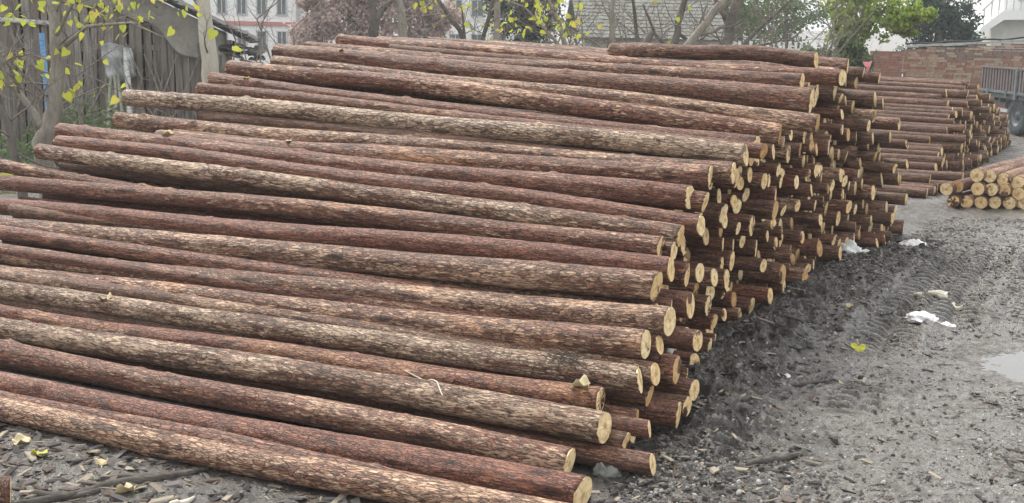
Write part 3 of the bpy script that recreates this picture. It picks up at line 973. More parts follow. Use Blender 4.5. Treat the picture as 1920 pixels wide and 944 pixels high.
# things leaning on or hung before the shed
def pole(name, a, b, r0, r1, mat, label, cat, group=None):
    a, b = Vector(a), Vector(b)
    n = 7
    pts = [(a.lerp(b, i / n) - a) + Vector((random.uniform(-.008, .008), random.uniform(-.008, .008), 0)) for i in range(n + 1)]
    o = MB().tube(pts, [r0 + (r1 - r0) * i / n for i in range(n + 1)], 9).build(name, mat, None, True)
    o.location = a
    return tag(o, label, cat, group)


pole('pale_pole', (-6.04, 20.25, 0.0), (-6.40, 21.2, 1.72), 0.05, 0.045, M['pole_pale'], 'whitish peeling pole leaning on the shed beside the grey sheet', 'pole')
pole('bamboo_pole', (-6.40, 20.0, 0.0), (-6.63, 21.15, 1.32), 0.032, 0.028, M['pole_green'], 'thin upright greenish bamboo pole below the hanging grey sheet', 'pole')
pole('bamboo_pole', (-6.05, 19.9, 0.0), (-6.50, 21.1, 1.30), 0.030, 0.024, M['pole_green'], 'slanting greenish bamboo pole under the hanging grey sheet', 'pole')
pole('bamboo_pole', (-6.20, 19.95, 0.0), (-6.56, 21.1, 1.34), 0.028, 0.024, M['pole_green'], 'middle one of the greenish bamboo poles propped on the shed', 'pole')
pole('rail_pole', (-9.6, 21.22, 2.22), (-7.45, 21.18, 2.10), 0.045, 0.04, M['pole_pale'], 'level grey pole fixed across the shed planks', 'pole')
bl = MB()
bl.add([(-.05, 0, 0), (.05, 0, 0), (.045, .012, 0), (-.045, .012, 0), (-.045, 0.02, .7), (.06, .02, .7), (.055, .032, .7), (-.04, .032, .7), (-.11, .05, 1.95), (-.02, .05, 1.95), (-.03, .062, 1.95), (-.10, .062, 1.95)],
       [(0, 1, 5, 4), (1, 2, 6, 5), (2, 3, 7, 6), (3, 0, 4, 7), (4, 5, 9, 8), (5, 6, 10, 9), (6, 7, 11, 10), (7, 4, 8, 11), (8, 9, 10, 11), (3, 2, 1, 0)])
b_ = bl.build('plastic_board', M['plastic_blue'])
b_.location = (-7.72, 21.20, 0.0)
tag(b_, 'narrow bright blue plastic board leaning on the shed', 'board')
# hanging sheet
hv, hf = [], []
for i in range(19):
    for j in range(15):
        u, v_ = i / 18, j / 14
        xx = -0.33 + 0.62 * u + 0.05 * v_
        zz = -0.62 * v_ + 0.05 * math.sin(u * 5) * (1 - v_) - (0.10 * math.sin(u * 3.1) * v_) + 0.05 * u * v_
        yy = 0.05 * math.sin(u * 11 + 2 * v_) + 0.03 * math.sin(u * 23 - 5 * v_) + 0.02 * math.sin(v_ * 13)
        hv.append((xx, yy, zz))
for i in range(18):
    for j in range(14):
        a = i * 15 + j
        hf.append((a, a + 1, a + 16, a + 15))
hs = MB().add(hv, hf).build('plastic_sheet', M['plastic_grey'], None, True)
hs.location = (-6.50, 21.12, 1.78)
hs.scale = (.85, 1, .85)
m_ = hs.modifiers.new('thick', 'SOLIDIFY'); m_.thickness = 0.004
tag(hs, 'crumpled silvery grey plastic sheet hung on the shed planks', 'sheet')


# ------------------------------------------------------------------ trees
def heart_leaf(size, seed):
    r = random.Random(seed)
    out = [(0, 0), (.30, -.10), (.50, .10), (.48, .42), (.28, .74), (0, 1.08), (-.28, .74), (-.48, .42), (-.50, .10), (-.30, -.10)]
    v = [(0, 0.35, -0.03)] + [(a * size, b * size, 0.10 * size * abs(a) * 2 - 0.12 * size * b * b + r.uniform(-.02, .02) * size) for a, b in out]
    v[0] = (0, .35 * size, -.04 * size)
    f = [(0, 1 + k, 1 + (k + 1) % 10) for k in range(10)]
    return v, f


LEAF_ME = []
for k in range(4):
    v, f = heart_leaf(1.0, k)
    LEAF_ME.append(mesh_from('leaf', v, f, [M['leaf_lime']], True))


def put_leaf(parent, p, size, seed):
    r = random.Random(seed)
    o = bpy.data.objects.new('leaf', LEAF_ME[seed % 4])
    link(o, parent)
    o.location = Vector(p) - parent.location
    o.rotation_euler = (R(r.uniform(200, 320)), R(r.uniform(-45, 45)), R(r.uniform(0, 360)))
    o.scale = (size,) * 3
    return o


def sprout(mb, p, d, L, r, depth, rnd, tips, up=0.15, wob=0.25, kids=(2, 4)):
    """one crooked limb with side limbs"""
    n = max(3, int(L / 0.12))
    n = min(n, 9)
    pts, rads = [Vector(p)], [r]
    d = Vector(d).normalized()
    q = Vector(p)
    for i in range(n):
        d = (d + Vector((rnd.gauss(0, wob), rnd.gauss(0, wob), rnd.gauss(0, wob) + up * 0.3)) * 0.5).normalized()
        q = q + d * (L / n)
        pts.append(q.copy()); rads.append(r * (1 - 0.72 * (i + 1) / n))
    mb.tube(pts, rads, 8 if r > 0.03 else (5 if r > 0.008 else 4))
    tips.append(q.copy())
    if depth > 0:
        for k in range(rnd.randint(*kids)):
            i = rnd.randint(max(1, n // 3), n)
            ax = Vector((rnd.gauss(0, 1), rnd.gauss(0, 1), rnd.gauss(0.25, .7))).normalized()
            dd = ((pts[i] - pts[i - 1]).normalized() * 0.8 + ax * 0.9).normalized()
            sprout(mb, pts[i], dd, L * rnd.uniform(.45, .75), max(rads[i] * 0.7, 0.003), depth - 1, rnd, tips, up, wob, kids)


def tree(name, base, stems, label, mat, seed, depth=2, twig=(0.9, 0.02), leaf_n=0, leaf_size=0.11, kids=(2, 3), leaf_zone=None, cat='tree', group=None, every=1, up=.2):
    """stems: list of (points, radii); random limbs grow from the upper half of each stem"""
    rnd = random.Random(seed)
    root = empty(name, base)
    tag(root, label, cat, group)
    tr, br, tips = MB(), MB(), []
    B = Vector(base)
    for pts, rads in stems:
        P = [Vector(p) - B for p in pts]
        # smooth the stem a little
        Q, RR = [], []
        for i in range(len(P) - 1):
            for s in range(4):
                t_ = s / 4
                Q.append(P[i].lerp(P[i + 1], t_) + Vector((rnd.gauss(0, .12), rnd.gauss(0, .12), 0)) * rads[i] * (0 if i == 0 and s == 0 else 1))
                RR.append((rads[i] + (rads[i + 1] - rads[i]) * t_) * rnd.uniform(.94, 1.06))
        Q.append(P[-1]); RR.append(rads[-1])
        tr.tube(Q, RR, 12)
        for i in range(max(1, len(Q) // 3), len(Q), every):
            dd = Vector((rnd.gauss(0, 1), rnd.gauss(0, .8), rnd.gauss(.35, .45))).normalized()
            sprout(br, Q[i], dd, twig[0] * rnd.uniform(.6, 1.3), min(RR[i] * 0.45, twig[1]), depth, rnd, tips, up, .3, kids)
    tr.build('trunk', mat, root, True)
    if br.n:
        br.build('branches', M['twig'], root, True)['kind'] = 'stuff'
    zone = [t for t in tips if leaf_zone is None or leaf_zone(t + B)]
    rnd.shuffle(zone)
    for k in range(min(leaf_n, len(zone) * 2)):
        t = zone[k % len(zone)] + Vector((rnd.gauss(0, .03), rnd.gauss(0, .03), rnd.gauss(-.01, .03)))
        put_leaf(root, B + t, leaf_size * rnd.uniform(.55, 1.1), seed * 100 + k)
    return root


# left mulberry with yellow green leaves
tree('mulberry_tree', (-5.08, 14.0, 0), [([(-5.08, 14.0, -0.05), (-5.16, 14.0, 0.9), (-5.04, 14.06, 1.25), (-5.00, 14.1, 1.75), (-5.04, 14.2, 2.4), (-5.1, 14.3, 3.6)], [.13, .105, .085, .075, .07, .05]),
                                          ([(-5.16, 14.0, 1.05), (-5.30, 14.05, 1.25), (-5.55, 14.1, 1.55), (-5.75, 14.1, 2.2), (-5.9, 14.2, 3.0)], [.05, .035, .026, .022, .012]),
                                          ([(-5.02, 14.1, 1.85), (-4.6, 13.9, 2.15), (-4.1, 13.8, 2.2), (-3.75, 13.8, 2.05)], [.03, .02, .014, .008]),
                                          ([(-5.03, 14.1, 2.0), (-4.75, 14.0, 2.45), (-4.3, 13.9, 2.75)], [.025, .018, .01])],
     'crooked grey tree with yellow green leaves before the plank shed', M['trunk'], 31, 2, (0.62, 0.013), 165, 0.092, (2, 3),
     lambda p: 1.35 < p.z < 2.75 and -5.9 < p.x < -3.4)
tree('leaning_sapling', (-5.25, 13.2, 0), [([(-5.0, 13.2, -.05), (-5.12, 13.2, .5), (-5.22, 13.25, 1.0), (-5.4, 13.3, 1.6), (-5.5, 13.4, 2.6)], [.06, .05, .042, .03, .012])],
     'thin dark sapling leaning left beside the crooked grey tree', M['trunk_dark'], 12, 2, (.7, .012), 3, .1, (2, 3), None, 'sapling')
tree('smooth_tree', (-4.0, 17.1, 0), [([(-3.92, 17.1, -.05), (-4.0, 17.1, 1.0), (-4.07, 17.15, 1.7), (-4.15, 17.25, 2.4), (-4.24, 17.4, 3.6)], [.16, .13, .105, .09, .08])],
     'smooth pale grey trunk standing in front of the tarp', M['trunk_pale'], 33, 2, (.9, .016), 7, .12, (2, 3), lambda p: p.z < 2.8, every=3)
for i, (x0, y0, h) in enumerate([(-4.3, 19.6, 2.6), (-4.05, 20.4, 2.9), (-3.75, 19.9, 3.0), (-3.45, 20.8, 2.8), (-5.2, 17.6, 1.9), (-5.7, 17.0, 1.9), (-6.4, 17.4, 2.0), (-6.9, 16.8, 2.2), (-7.4, 17.6, 2.3), (-4.6, 16.4, 1.7)]):
    rr_ = random.Random(60 + i)
    tree('bare_shrub', (x0, y0, 0), [([(x0, y0, -.03), (x0 + rr_.uniform(-.15, .15), y0, h * .4), (x0 + rr_.uniform(-.35, .35), y0, h * .75), (x0 + rr_.uniform(-.7, .7), y0 + .1, h)], [.024, .017, .011, .004]),
                                     ([(x0, y0, .1), (x0 + rr_.uniform(-.5, .5), y0, h * .5), (x0 + rr_.uniform(-1., 1.), y0, h * .85)], [.016, .011, .004])],
         ('leafless whippy shrub beside the broken eave of the shed' if i < 4 else 'leafless twiggy shrub in front of the shed planks'), M['twig'], 70 + i, 1, (.6, .006), 0, .1, (1, 3), None, 'shrub', 'bare shrubs by the shed')

# middle: two dark trunks, leafy mulberry, bare trees
tree('forked_tree', (-2.46, 22.3, 0), [([(-2.5, 22.3, -.05), (-2.47, 22.3, 1.5), (-2.44, 22.35, 2.28), (-2.50, 22.4, 2.62), (-2.6, 22.5, 3.4)], [.13, .105, .09, .06, .04]),
                                       ([(-2.43, 22.35, 2.26), (-2.27, 22.4, 2.5), (-1.95, 22.5, 2.85), (-1.7, 22.6, 3.4)], [.075, .05, .035, .02])],
     'dark forked tree trunk rising behind the topmost log', M['trunk_dark'], 36, 1, (.7, .012), 0, .1, (1, 3), None, every=3)
tree('grey_tree', (-1.95, 22.3, 0), [([(-1.9, 22.3, -.05), (-1.93, 22.3, 1.7), (-1.97, 22.35, 2.25), (-2.06, 22.45, 2.8), (-2.1, 22.5, 3.6)], [.12, .09, .075, .07, .05])],
     'straight grey trunk beside the dark forked tree', M['trunk'], 37, 1, (.7, .012), 0, .1, (1, 3), None, every=3)
tree('mulberry_tree', (-0.65, 20.2, 0), [([(-.65, 20.2, -.05), (-.66, 20.25, 1.7), (-.9, 20.3, 2.15), (-1.27, 20.4, 2.65), (-1.5, 20.5, 3.2)], [.07, .05, .04, .03, .015]),
                                         ([(-.62, 20.2, 1.6), (-.5, 20.25, 2.1), (-.36, 20.3, 2.7), (-.3, 20.3, 3.3)], [.05, .035, .03, .015]),
                                         ([(-.66, 20.2, 1.4), (-.8, 20.25, 1.95), (-.86, 20.3, 2.5)], [.035, .025, .012])],
     'slender many-stemmed tree with lime leaves behind the crest of the pile', M['trunk_dark'], 38, 2, (.62, .012), 44, .085, (2, 3), lambda p: 1.7 < p.z < 2.75)
tree('mulberry_tree', (0.9, 18.6, 0), [([(.95, 18.6, -.05), (.85, 18.6, 1.5), (.6, 18.6, 2.3), (.35, 18.5, 2.8)], [.06, .045, .032, .015]),
                                       ([(.86, 18.6, 1.5), (.55, 18.5, 2.05), (.1, 18.4, 2.5), (-.2, 18.4, 2.6)], [.035, .025, .014, .007])],
     'leaning tree with hanging lime leaves in front of the dark conifer', M['trunk'], 39, 2, (.55, .011), 95, .085, (2, 3), lambda p: 1.75 < p.z < 2.75 and p.x < 1.1)
tree('grey_tree', (-.3, 22.3, 0), [([(-.3, 22.3, -.05), (-.3, 22.3, 1.8), (-.37, 22.45, 2.9), (-.4, 22.5, 3.6)], [.075, .06, .05, .035])],
     'upright grey trunk at the edge of the dark conifer', M['trunk'], 40, 1, (.6, .01), 0, .1, (1, 2), None, every=3)
tree('pale_tree', (1.55, 20.2, 0), [([(1.56, 20.2, -.05), (1.54, 20.2, 1.6), (1.50, 20.4, 2.3), (1.47, 20.5, 3.2)], [.055, .045, .037, .02]), ([(1.54, 20.2, 1.55), (1.2, 20.2, 2.0), (.7, 20.2, 2.25)], [.02, .014, .006])],
     'thin whitish trunk before the tiled house', M['trunk'], 41, 2, (.7, .010), 6, .1, (2, 3), None, every=2)
tree('bare_tree', (1.95, 20.2, 0), [([(1.95, 20.2, -.05), (1.94, 20.2, 1.7), (1.86, 20.4, 2.3), (1.76, 20.4, 3.0)], [.05, .04, .03, .018])],
     'thin dark bare trunk before the tiled house', M['trunk_dark'], 42, 2, (.7, .010), 2, .1, (2, 3), None, every=2)
tree('broken_tree', (1.85, 19.2, 0), [([(1.82, 19.2, -.05), (1.85, 19.2, 1.78), (1.90, 19.25, 1.98), (2.01, 19.3, 2.19)], [.09, .07, .055, .05])],
     'short broken dark stub of a tree behind the crest', M['trunk_dark'], 43, 0, (.3, .008), 0, .1, (1, 2), None, every=6)
tree('bare_tree', (2.42, 20.2, 0), [([(2.42, 20.2, -.05), (2.45, 20.25, 1.85), (2.52, 20.3, 2.3), (2.66, 20.4, 2.9), (2.8, 20.4, 3.4)], [.09, .07, .055, .045, .03]), ([(2.45, 20.25, 1.85), (2.15, 20.2, 2.15), (1.95, 20.2, 2.6)], [.035, .025, .014]), ([(2.5, 20.3, 2.2), (2.75, 20.3, 2.0), (2.95, 20.3, 2.6)], [.03, .025, .014])],
     'dark bare tree with upright limbs behind the leaning pale trunk', M['trunk_dark'], 44, 2, (.75, .011), 5, .1, (2, 3), None, every=2)
tree('leaning_tree', (2.35, 19.1, 0), [([(2.2, 19.1, -.05), (2.40, 19.2, 1.80), (2.66, 19.3, 2.15), (3.16, 19.4, 2.78), (3.6, 19.5, 3.3)], [.09, .075, .065, .055, .04]), ([(2.66, 19.3, 2.15), (2.95, 19.3, 2.22), (3.05, 19.3, 2.3)], [.035, .03, .02])],
     'pale trunk leaning right across the bare thicket', M['trunk'], 45, 2, (.8, .011), 4, .1, (2, 3), None, every=2)
tree('spreading_tree', (3.62, 22.3, 0), [([(3.6, 22.3, -.05), (3.62, 22.3, 1.9), (3.66, 22.35, 2.3), (3.83, 22.45, 2.9), (3.95, 22.5, 3.4)], [.14, .105, .095, .07, .05]), ([(3.68, 22.35, 2.35), (3.45, 22.4, 2.6), (3.3, 22.4, 3.0)], [.05, .035, .02]), ([(3.72, 22.3, 1.7), (4.0, 22.3, 2.1), (4.63, 22.4, 2.7), (5.1, 22.5, 3.1)], [.05, .035, .025, .012]), ([(3.72, 22.3, 1.75), (4.05, 22.3, 1.95), (4.5, 22.3, 2.05), (4.9, 22.4, 2.4)], [.035, .025, .018, .008])],
     'stout dark bare tree with limbs spreading right', M['trunk_dark'], 46, 2, (.9, .012), 0, .1, (2, 4), None, every=2)
for i, (x0, y0, h) in enumerate([(-3.0, 19.5, 2.5), (-1.4, 19.8, 2.6), (-1.0, 21.0, 2.9), (-.2, 19.2, 2.4), (.4, 20.6, 2.8), (1.1, 19.4, 2.5), (1.7, 18.9, 2.4), (2.9, 20.8, 2.9), (3.2, 19.4, 2.6), (4.2, 21.2, 2.9), (4.7, 23.0, 3.0), (5.2, 22.2, 2.9), (5.6, 24.0, 3.1), (.7, 21.5, 2.7), (1.3, 22.0, 2.8), (.9, 20.4, 2.6), (1.15, 20.9, 2.7), (1.45, 21.4, 2.6), (.75, 19.8, 2.5), (1.9, 21.8, 2.7), (2.2, 22.6, 2.8), (2.7, 23.0, 2.8), (3.1, 23.6, 2.9), (4.4, 20.6, 2.7), (4.9, 21.3, 2.8)]):
    rr_ = random.Random(160 + i)
    tree('bare_shrub', (x0, y0, 0), [([(x0 + rr_.uniform(-.2, .2), y0, -.03), (x0 + rr_.uniform(-.15, .15), y0, h * .4), (x0 + rr_.uniform(-.35, .35), y0, h * .75), (x0 + rr_.uniform(-.8, .8), y0 + .1, h)], [.03, .02, .013, .004]),
                                     ([(x0, y0, .1), (x0 + rr_.uniform(-.5, .5), y0, h * .55), (x0 + rr_.uniform(-1.2, 1.2), y0, h * .95)], [.018, .012, .004])],
         ('leafless whippy shrub behind the crest of the pile' if i < 5 else 'leafless twiggy shrub in the thicket before the tiled house'), M['twig'], 270 + i, 2, (.7, .007), 0, .1, (2, 3), None, 'shrub', 'bare shrubs in the thicket')


def crown_tree(name, base, trunk_h, r0, clumps, n, size, mat, label, seed, group=None, jitter=0.5):
    """clumps: (x, y, z, rx, ry, rz); leaf faces gather on the shells of many small tufts"""
    rs = np.random.default_rng(seed)
    root = empty(name, base)
    tag(root, label, 'tree', group)
    B = Vector(base)
    mb = MB()
    mb.tube([(0, 0, -.05), (0.05, 0, trunk_h * .5), (0, 0.03, trunk_h)], [r0, r0 * .8, r0 * .6], 10)
    for c in clumps:
        p = Vector(c[:3]) - B
        mb.tube([(0, 0, trunk_h * .6), (p.x * .5, p.y * .5, (p.z + trunk_h) * .5), tuple(p)], [r0 * .4, r0 * .25, r0 * .08], 6)
    mb.build('trunk', M['trunk_dark'], root, True)
    V, F = [], []
    per = n // len(clumps)
    k = 0
    for (cx, cy, cz, rx, ry, rz) in clumps:
        tufts = rs.normal(0, 1, (26, 3)); tufts /= np.linalg.norm(tufts, axis=1)[:, None]
        tufts *= rs.uniform(.45, 1.0, 26)[:, None]
        ti = rs.integers(0, 26, per)
        p = tufts[ti] + rs.normal(0, .16, (per, 3))
        p = p * np.array([rx, ry, rz]) + np.array([cx, cy, cz]) - np.array(base)
        a = rs.normal(0, 1, (per, 3)); a /= np.linalg.norm(a, axis=1)[:, None]
        b = np.cross(a, rs.normal(0, 1, (per, 3))); b /= np.linalg.norm(b, axis=1)[:, None]
        s = size * rs.uniform(.5, 1.2, per)[:, None]
        quad = np.stack([p - a * s * .5, p + b * s * .32, p + a * s * .6, p - b * s * .32], 1).reshape(-1, 3)
        V.append(quad)
        ii = np.arange(per) * 4 + k
        F.append(np.stack([ii, ii + 1, ii + 2, ii + 3], -1))
        k += per * 4
    me = mesh_from('crown', np.vstack(V), np.vstack(F), [mat])
    link(bpy.data.objects.new('crown', me), root)
    return root


crown_tree('conifer', (0.25, 27.4, 0), 3.2, .12, [(0.2, 27.4, 1.5, .75, .7, .6), (.25, 27.4, 2.2, .72, .6, .6), (-.25, 27.4, 2.6, .5, .5, .5), (.6, 27.4, 2.7, .55, .5, .5), (.2, 27.4, 3.4, .6, .5, .7)], 9000, .085, M['leaf_dark'], 'dense blue green evergreen behind the lime leaves', 1)
crown_tree('broadleaf_tree', (7.6, 29.4, 0), 3.0, .12, [(7.5, 29.3, 2.2, .55, .5, .5), (8.0, 29.2, 2.5, .5, .5, .45), (8.6, 29.3, 2.5, .45, .5, .28), (9.0, 29.2, 2.62, .35, .4, .2), (8.2, 29.4, 3.1, .9, .6, .5), (7.4, 29.4, 2.8, .5, .5, .4), (8.8, 29.4, 2.28, .28, .3, .12)], 5600, .13, M['leaf_green'], 'light yellow green leafy tree left of the brick wall', 2)
crown_tree('broadleaf_tree', (7.1, 28.5, 0), 1.6, .08, [(6.5, 28.5, 1.4, .5, .5, .5), (7.1, 28.4, 1.45, .5, .5, .5), (7.5, 28.5, 1.4, .35, .4, .5), (7.3, 28.6, 1.9, .3, .3, .3)], 7000, .11, M['leaf_mid'], 'dark green bush under the light green tree', 3)
crown_tree('evergreen_tree', (13.2, 40.7, 0), 4.2, .2, [(12.4, 40.7, 2.6, .6, .6, .55), (13.2, 40.7, 2.5, .9, .7, .8), (13.9, 40.7, 2.6, .6, .6, .6), (13.2, 40.7, 3.5, 1.2, .9, .8), (12.9, 40.6, 1.6, .9, .7, .7), (14.0, 40.7, 1.7, .7, .6, .6)], 12000, .12, M['leaf_dark'], 'dark bluish evergreen standing behind the brick wall', 4)
crown_tree('russet_tree', (-5.6, 46, 0), 3.4, .18, [(-7.2, 46, 1.3, .9, .8, .9), (-6.3, 46, 2.3, 1.1, .8, .7), (-5.0, 46, 1.6, 1.3, .9, 1.0), (-4.6, 46, 2.6, 1.0, .8, .7), (-5.6, 46, 3.2, 1.2, .9, .7), (-6.9, 46, 2.0, .6, .8, .5), (-7.3, 46, 2.9, .5, .8, .4), (-4.0, 46, 3.4, .9, .9, .6)], 26000, .15, M['leaf_russet'], 'pinkish russet tree left of centre beyond the forked trunk', 5)
crown_tree('russet_tree', (-3.0, 47, 0), 3.0, .16, [(-3.4, 47, 1.5, .9, .8, .9), (-2.9, 47, 2.4, .8, .8, .7), (-3.6, 47, 2.9, .9, .8, .6)], 8000, .16, M['leaf_russet'], 'smaller pinkish russet tree beside the straight grey trunk', 6)
for i, (cx, cy, r_) in enumerate([(5.6, 38, 1.1), (7.2, 42, 1.3), (6.2, 48, 1.4), (9.5, 46, 1.5), (4.6, 44, 1.1)]):
    crown_tree('hazy_tree', (cx, cy, 0), 3.0, .12, [(cx, cy, 1.5, r_ * .8, .8, .8), (cx - .3, cy, 2.4, r_, .8, .7), (cx + .6, cy, 2.9, r_, .8, .7)], 3600, .14, M['leaf_mid'], 'hazy olive green tree beyond the bare thicket', 20 + i, 'hazy trees beyond the thicket')


# low green plants by the shed
def weeds(name, cx, cy, rx, ry, h, n, mat, label, seed, size=.09):
    rs = np.random.default_rng(seed)
    V, F = [], []
    for k in range(n):
        a, q_ = rs.uniform(0, 6.28), rs.random() ** .5
        p = np.array([cx + rx * q_ * math.cos(a), cy + ry * q_ * math.sin(a), 0])
        p[2] = gz(p[0], p[1]) + h * rs.random() * (1 - .5 * q_)
        d = rs.normal(0, 1, 3); d[2] = abs(d[2]) * .7; d /= np.linalg.norm(d)
        b = np.cross(d, rs.normal(0, 1, 3)); b /= np.linalg.norm(b)
        s = size * rs.uniform(.5, 1.3)
        i = len(V)
        V += [p, p + d * s * .5 + b * s * .22, p + d * s, p + d * s * .5 - b * s * .22]
        F.append((i, i + 1, i + 2, i + 3))
    o = link(bpy.data.objects.new(name, mesh_from(name, V, F, [mat])))
    return tag(o, label, 'weeds', kind='stuff')


weeds('weeds', -6.4, 19.2, .95, .5, 1.15, 2200, M['leaf_mid'], 'low green weeds at the foot of the leaning poles', 1)
weeds('weeds', -7.7, 18.0, 1.0, .6, .8, 1300, M['leaf_mid'], 'low green weeds behind the crooked grey tree', 2)
weeds('weeds', -6.9, 16.5, .5, .4, .35, 350, M['leaf_yellow'], 'yellow weeds by the pale ground behind the pile', 3)
weeds('weeds', -4.4, 22.5, .7, .5, 1.6, 900, M['leaf_mid'], 'green shrubs below the broken eave', 4)
weeds('weeds', -3.6, 21.5, .8, .5, 1.75, 1100, M['leaf_mid'], 'green shrubs behind the tip of the darkest log', 5)


# ------------------------------------------------------------------ buildings
def window(parent, x, y, z, w, h, ny=-1):
    f = MB()
    t_ = .05
    for (cx, cz, sx, sz) in ((x, z + h / 2, w + t_ * 2, t_), (x, z - h / 2, w + t_ * 2, t_), (x - w / 2, z, t_, h), (x + w / 2, z, t_, h), (x, z, t_ * .7, h)):
        f.box((cx, y - .03, cz), (sx, .07, sz))
    fr = f.build('window', M['frame'], parent)
    MB().box((x, y - .006, z), (w, .01, h)).build('pane', M['glass'], fr)


apt = empty('apartment_building', (-11.5, 56, 0), R(-9))
tag(apt, 'white building with narrow windows and a faded red band', 'building')
MB().box((-1.0, 3, 3), (7.0, 6, 8)).build('wall', M['plaster_white'], apt)
MB().box((-1.0, -.05, 1.98), (7.1, .12, .16)).build('red_band', M['band_red'], apt)
for wx in (-3.2, -2.2, -1.25, -.35, .55, 1.45):
    window(apt, wx, 0, 1.25, .42, .82)
    window(apt, wx, 0, 2.80, .42, .9)
MB().tube([(2.2, -.1, -.5), (2.2, -.1, 6)], .09, 8).build('downpipe', M['concrete'], apt)

apb = empty('apartment_building', (-1.2, 66, 0), R(4))
tag(apb, 'pale far building seen between the slender stems', 'building')
MB().box((0, 3, 3), (5.4, 6, 9)).build('wall', M['plaster_white'], apb)
for wx in (-1.9, -.8, .3, 1.4):
    window(apb, wx, 0, 1.2, .6, .8)
    window(apb, wx, 0, 2.9, .6, .8)

th_ = empty('tiled_house', (3.6, 34.5, 0), R(3))
tag(th_, 'pale low house with a grey tiled roof behind the thicket', 'house')
MB().box((0, 2.0, .98), (3.6, 4, 2.0)).build('wall', M['plaster_pale'], th_)
rfm = MB()
rfm.add([(-2.0, -.45, 1.93), (2.0, -.45, 1.93), (2.0, 2.0, 3.15), (-2.0, 2.0, 3.15), (-2.0, -.45, 1.86), (2.0, -.45, 1.86), (2.0, 2.0, 3.05), (-2.0, 2.0, 3.05), (2.0, 4.4, 1.93), (-2.0, 4.4, 1.93), (2.0, 4.4, 1.86), (-2.0, 4.4, 1.86)],
        [(0, 1, 2, 3), (7, 6, 5, 4), (0, 4, 5, 1), (3, 2, 8, 9), (6, 7, 11, 10), (0, 3, 7, 4), (1, 5, 6, 2), (2, 6, 10, 8), (3, 9, 11, 7), (9, 8, 10, 11)])
troof = rfm.build('roof', M['roof_tile'], th_)
sl = math.atan2(1.22, 2.45)
for k in range(13):                                   # courses of tiles
    yy, zz = -.40 + k * .19, 1.965 + k * .19 * 1.22 / 2.45
    rot = Matrix.Rotation(sl - .07, 3, 'X')
    mb = MB()
    for j in range(33):
        mb.box((-1.94 + j * .121, yy, zz + random.uniform(-.006, .006)), (.1205, .22, .022), rot)
    o = mb.build('tile_course', M['roof_tile'], troof)
    o['kind'] = 'stuff'

fen = empty('white_fence', (6.2, 32.4, 0))
tag(fen, 'white slatted fence glimpsed beyond the spreading bare tree', 'fence')
for zz in (.7, 1.25, 1.70):
    MB().box((0, 0, zz), (2.2, .05, .14)).build('rail', M['plaster_white'], fen)
for k in range(16):
    MB().box((-1.05 + .14 * k, -.045, .95), (.07, .03, 1.98 + random.uniform(-.05, .05))).build('slat', M['plaster_white'], fen)

# brick wall
BR = [mat_simple('brick_%d' % i, a, b, 9, .93, .5, .01) for i, (a, b) in enumerate([((.24, .135, .10), (.33, .19, .14)), ((.30, .20, .14), (.38, .26, .185)), ((.33, .25, .18), (.43, .33, .24)), ((.17, .12, .10), (.25, .19, .16)), ((.26, .115, .085), (.34, .165, .125))])]
bw = empty('brick_wall', (9.2, 33.45, 0))
tag(bw, 'weathered brick wall with a cracked joint behind the truck', 'wall')
BME = []
for i, m in enumerate(BR):
    for wdt in (.23, .112):
        mb = MB().box((0, 0, 0), (wdt, .11, .054))
        me = mesh_from('brick', mb.v, mb.f, [m])
        BME.append(me)
rb = random.Random(9)
cnt = 0
lowq = MB()
for c in range(32):
    z = .035 + c * .0645
    xx = (.0 if c % 2 else -.06)
    hdr = (c % 5 == 2)
    while xx < 9.0:
        wdt = .112 if hdr else .23
        lim = 1.76 if xx < .80 else (1.80 + .07 * min(xx - .8, 4.2))
        if z > lim or (.79 < xx + wdt / 2 < .83 and z > 1.0):
            xx += wdt + .011
            continue
        yj = rb.uniform(-.006, .006)
        if z > 1.02 and xx < 4.3 and cnt < 298:
            zone = rb.random()
            top = (lim - z) < .34 and xx > 1.6
            ci = rb.choice([3, 3, 3, 0, 2]) if top else (rb.choice([4, 4, 0, 0, 1]) if xx < .8 else rb.choice([1, 1, 2, 0, 4, 2]))
            o = bpy.data.objects.new('brick', BME[ci * 2 + (1 if hdr else 0)])
            link(o, bw)
            o.location = (xx + wdt / 2, yj, z)
            o.rotation_euler = (0, rb.uniform(-.008, .008), rb.uniform(-.01, .01))
            cnt += 1
        else:
            lowq.box((xx + wdt / 2, yj, z), (wdt, .11, .054))
        xx += wdt + .011
lb = lowq.build('brickwork', BR[0], bw)
lb['kind'] = 'stuff'
MB().box((.365, .02, .86), (.83, .09, 1.74)).build('mortar', M['mortar'], bw)
MB().box((2.92, .02, .90), (4.16, .09, 1.80)).build('mortar', M['mortar'], bw)
MB().box((7.02, .02, 1.0), (4.03, .09, 2.0)).build('mortar', M['mortar'], bw)
cap = MB()
for k in range(28):
    xx = .86 + k * .30
    cap.box((xx + .14, .01, 1.875 + .07 * min(xx - .8, 4.2) + rb.uniform(-.012, .012)), (.31, .17, .06), Matrix.Rotation(-.06, 3, 'Y'))
cap.build('coping', M['concrete'], bw)
cb = MB().tube([(.82 + k * .25, -.02, 1.93 + .07 * min(k * .25, 4.2) + .02 * math.sin(k * 1.7)) for k in range(32)], .025, 7)
o = cb.build('cable', M['cable'], None, True)
o.location = (9.2, 33.43, 0)
tag(o, 'black cable sagging along the top of the brick wall', 'cable')
o = MB().box((0, 0, 0), (.16, .14, .10), Matrix.Rotation(.2, 3, 'Y')).build('loose_block', M['concrete'], None, bevel=.012)
o.location = (9.88, 33.44, 1.835)
tag(o, 'loose grey stone block lying on the brick wall beside the crack', 'block')

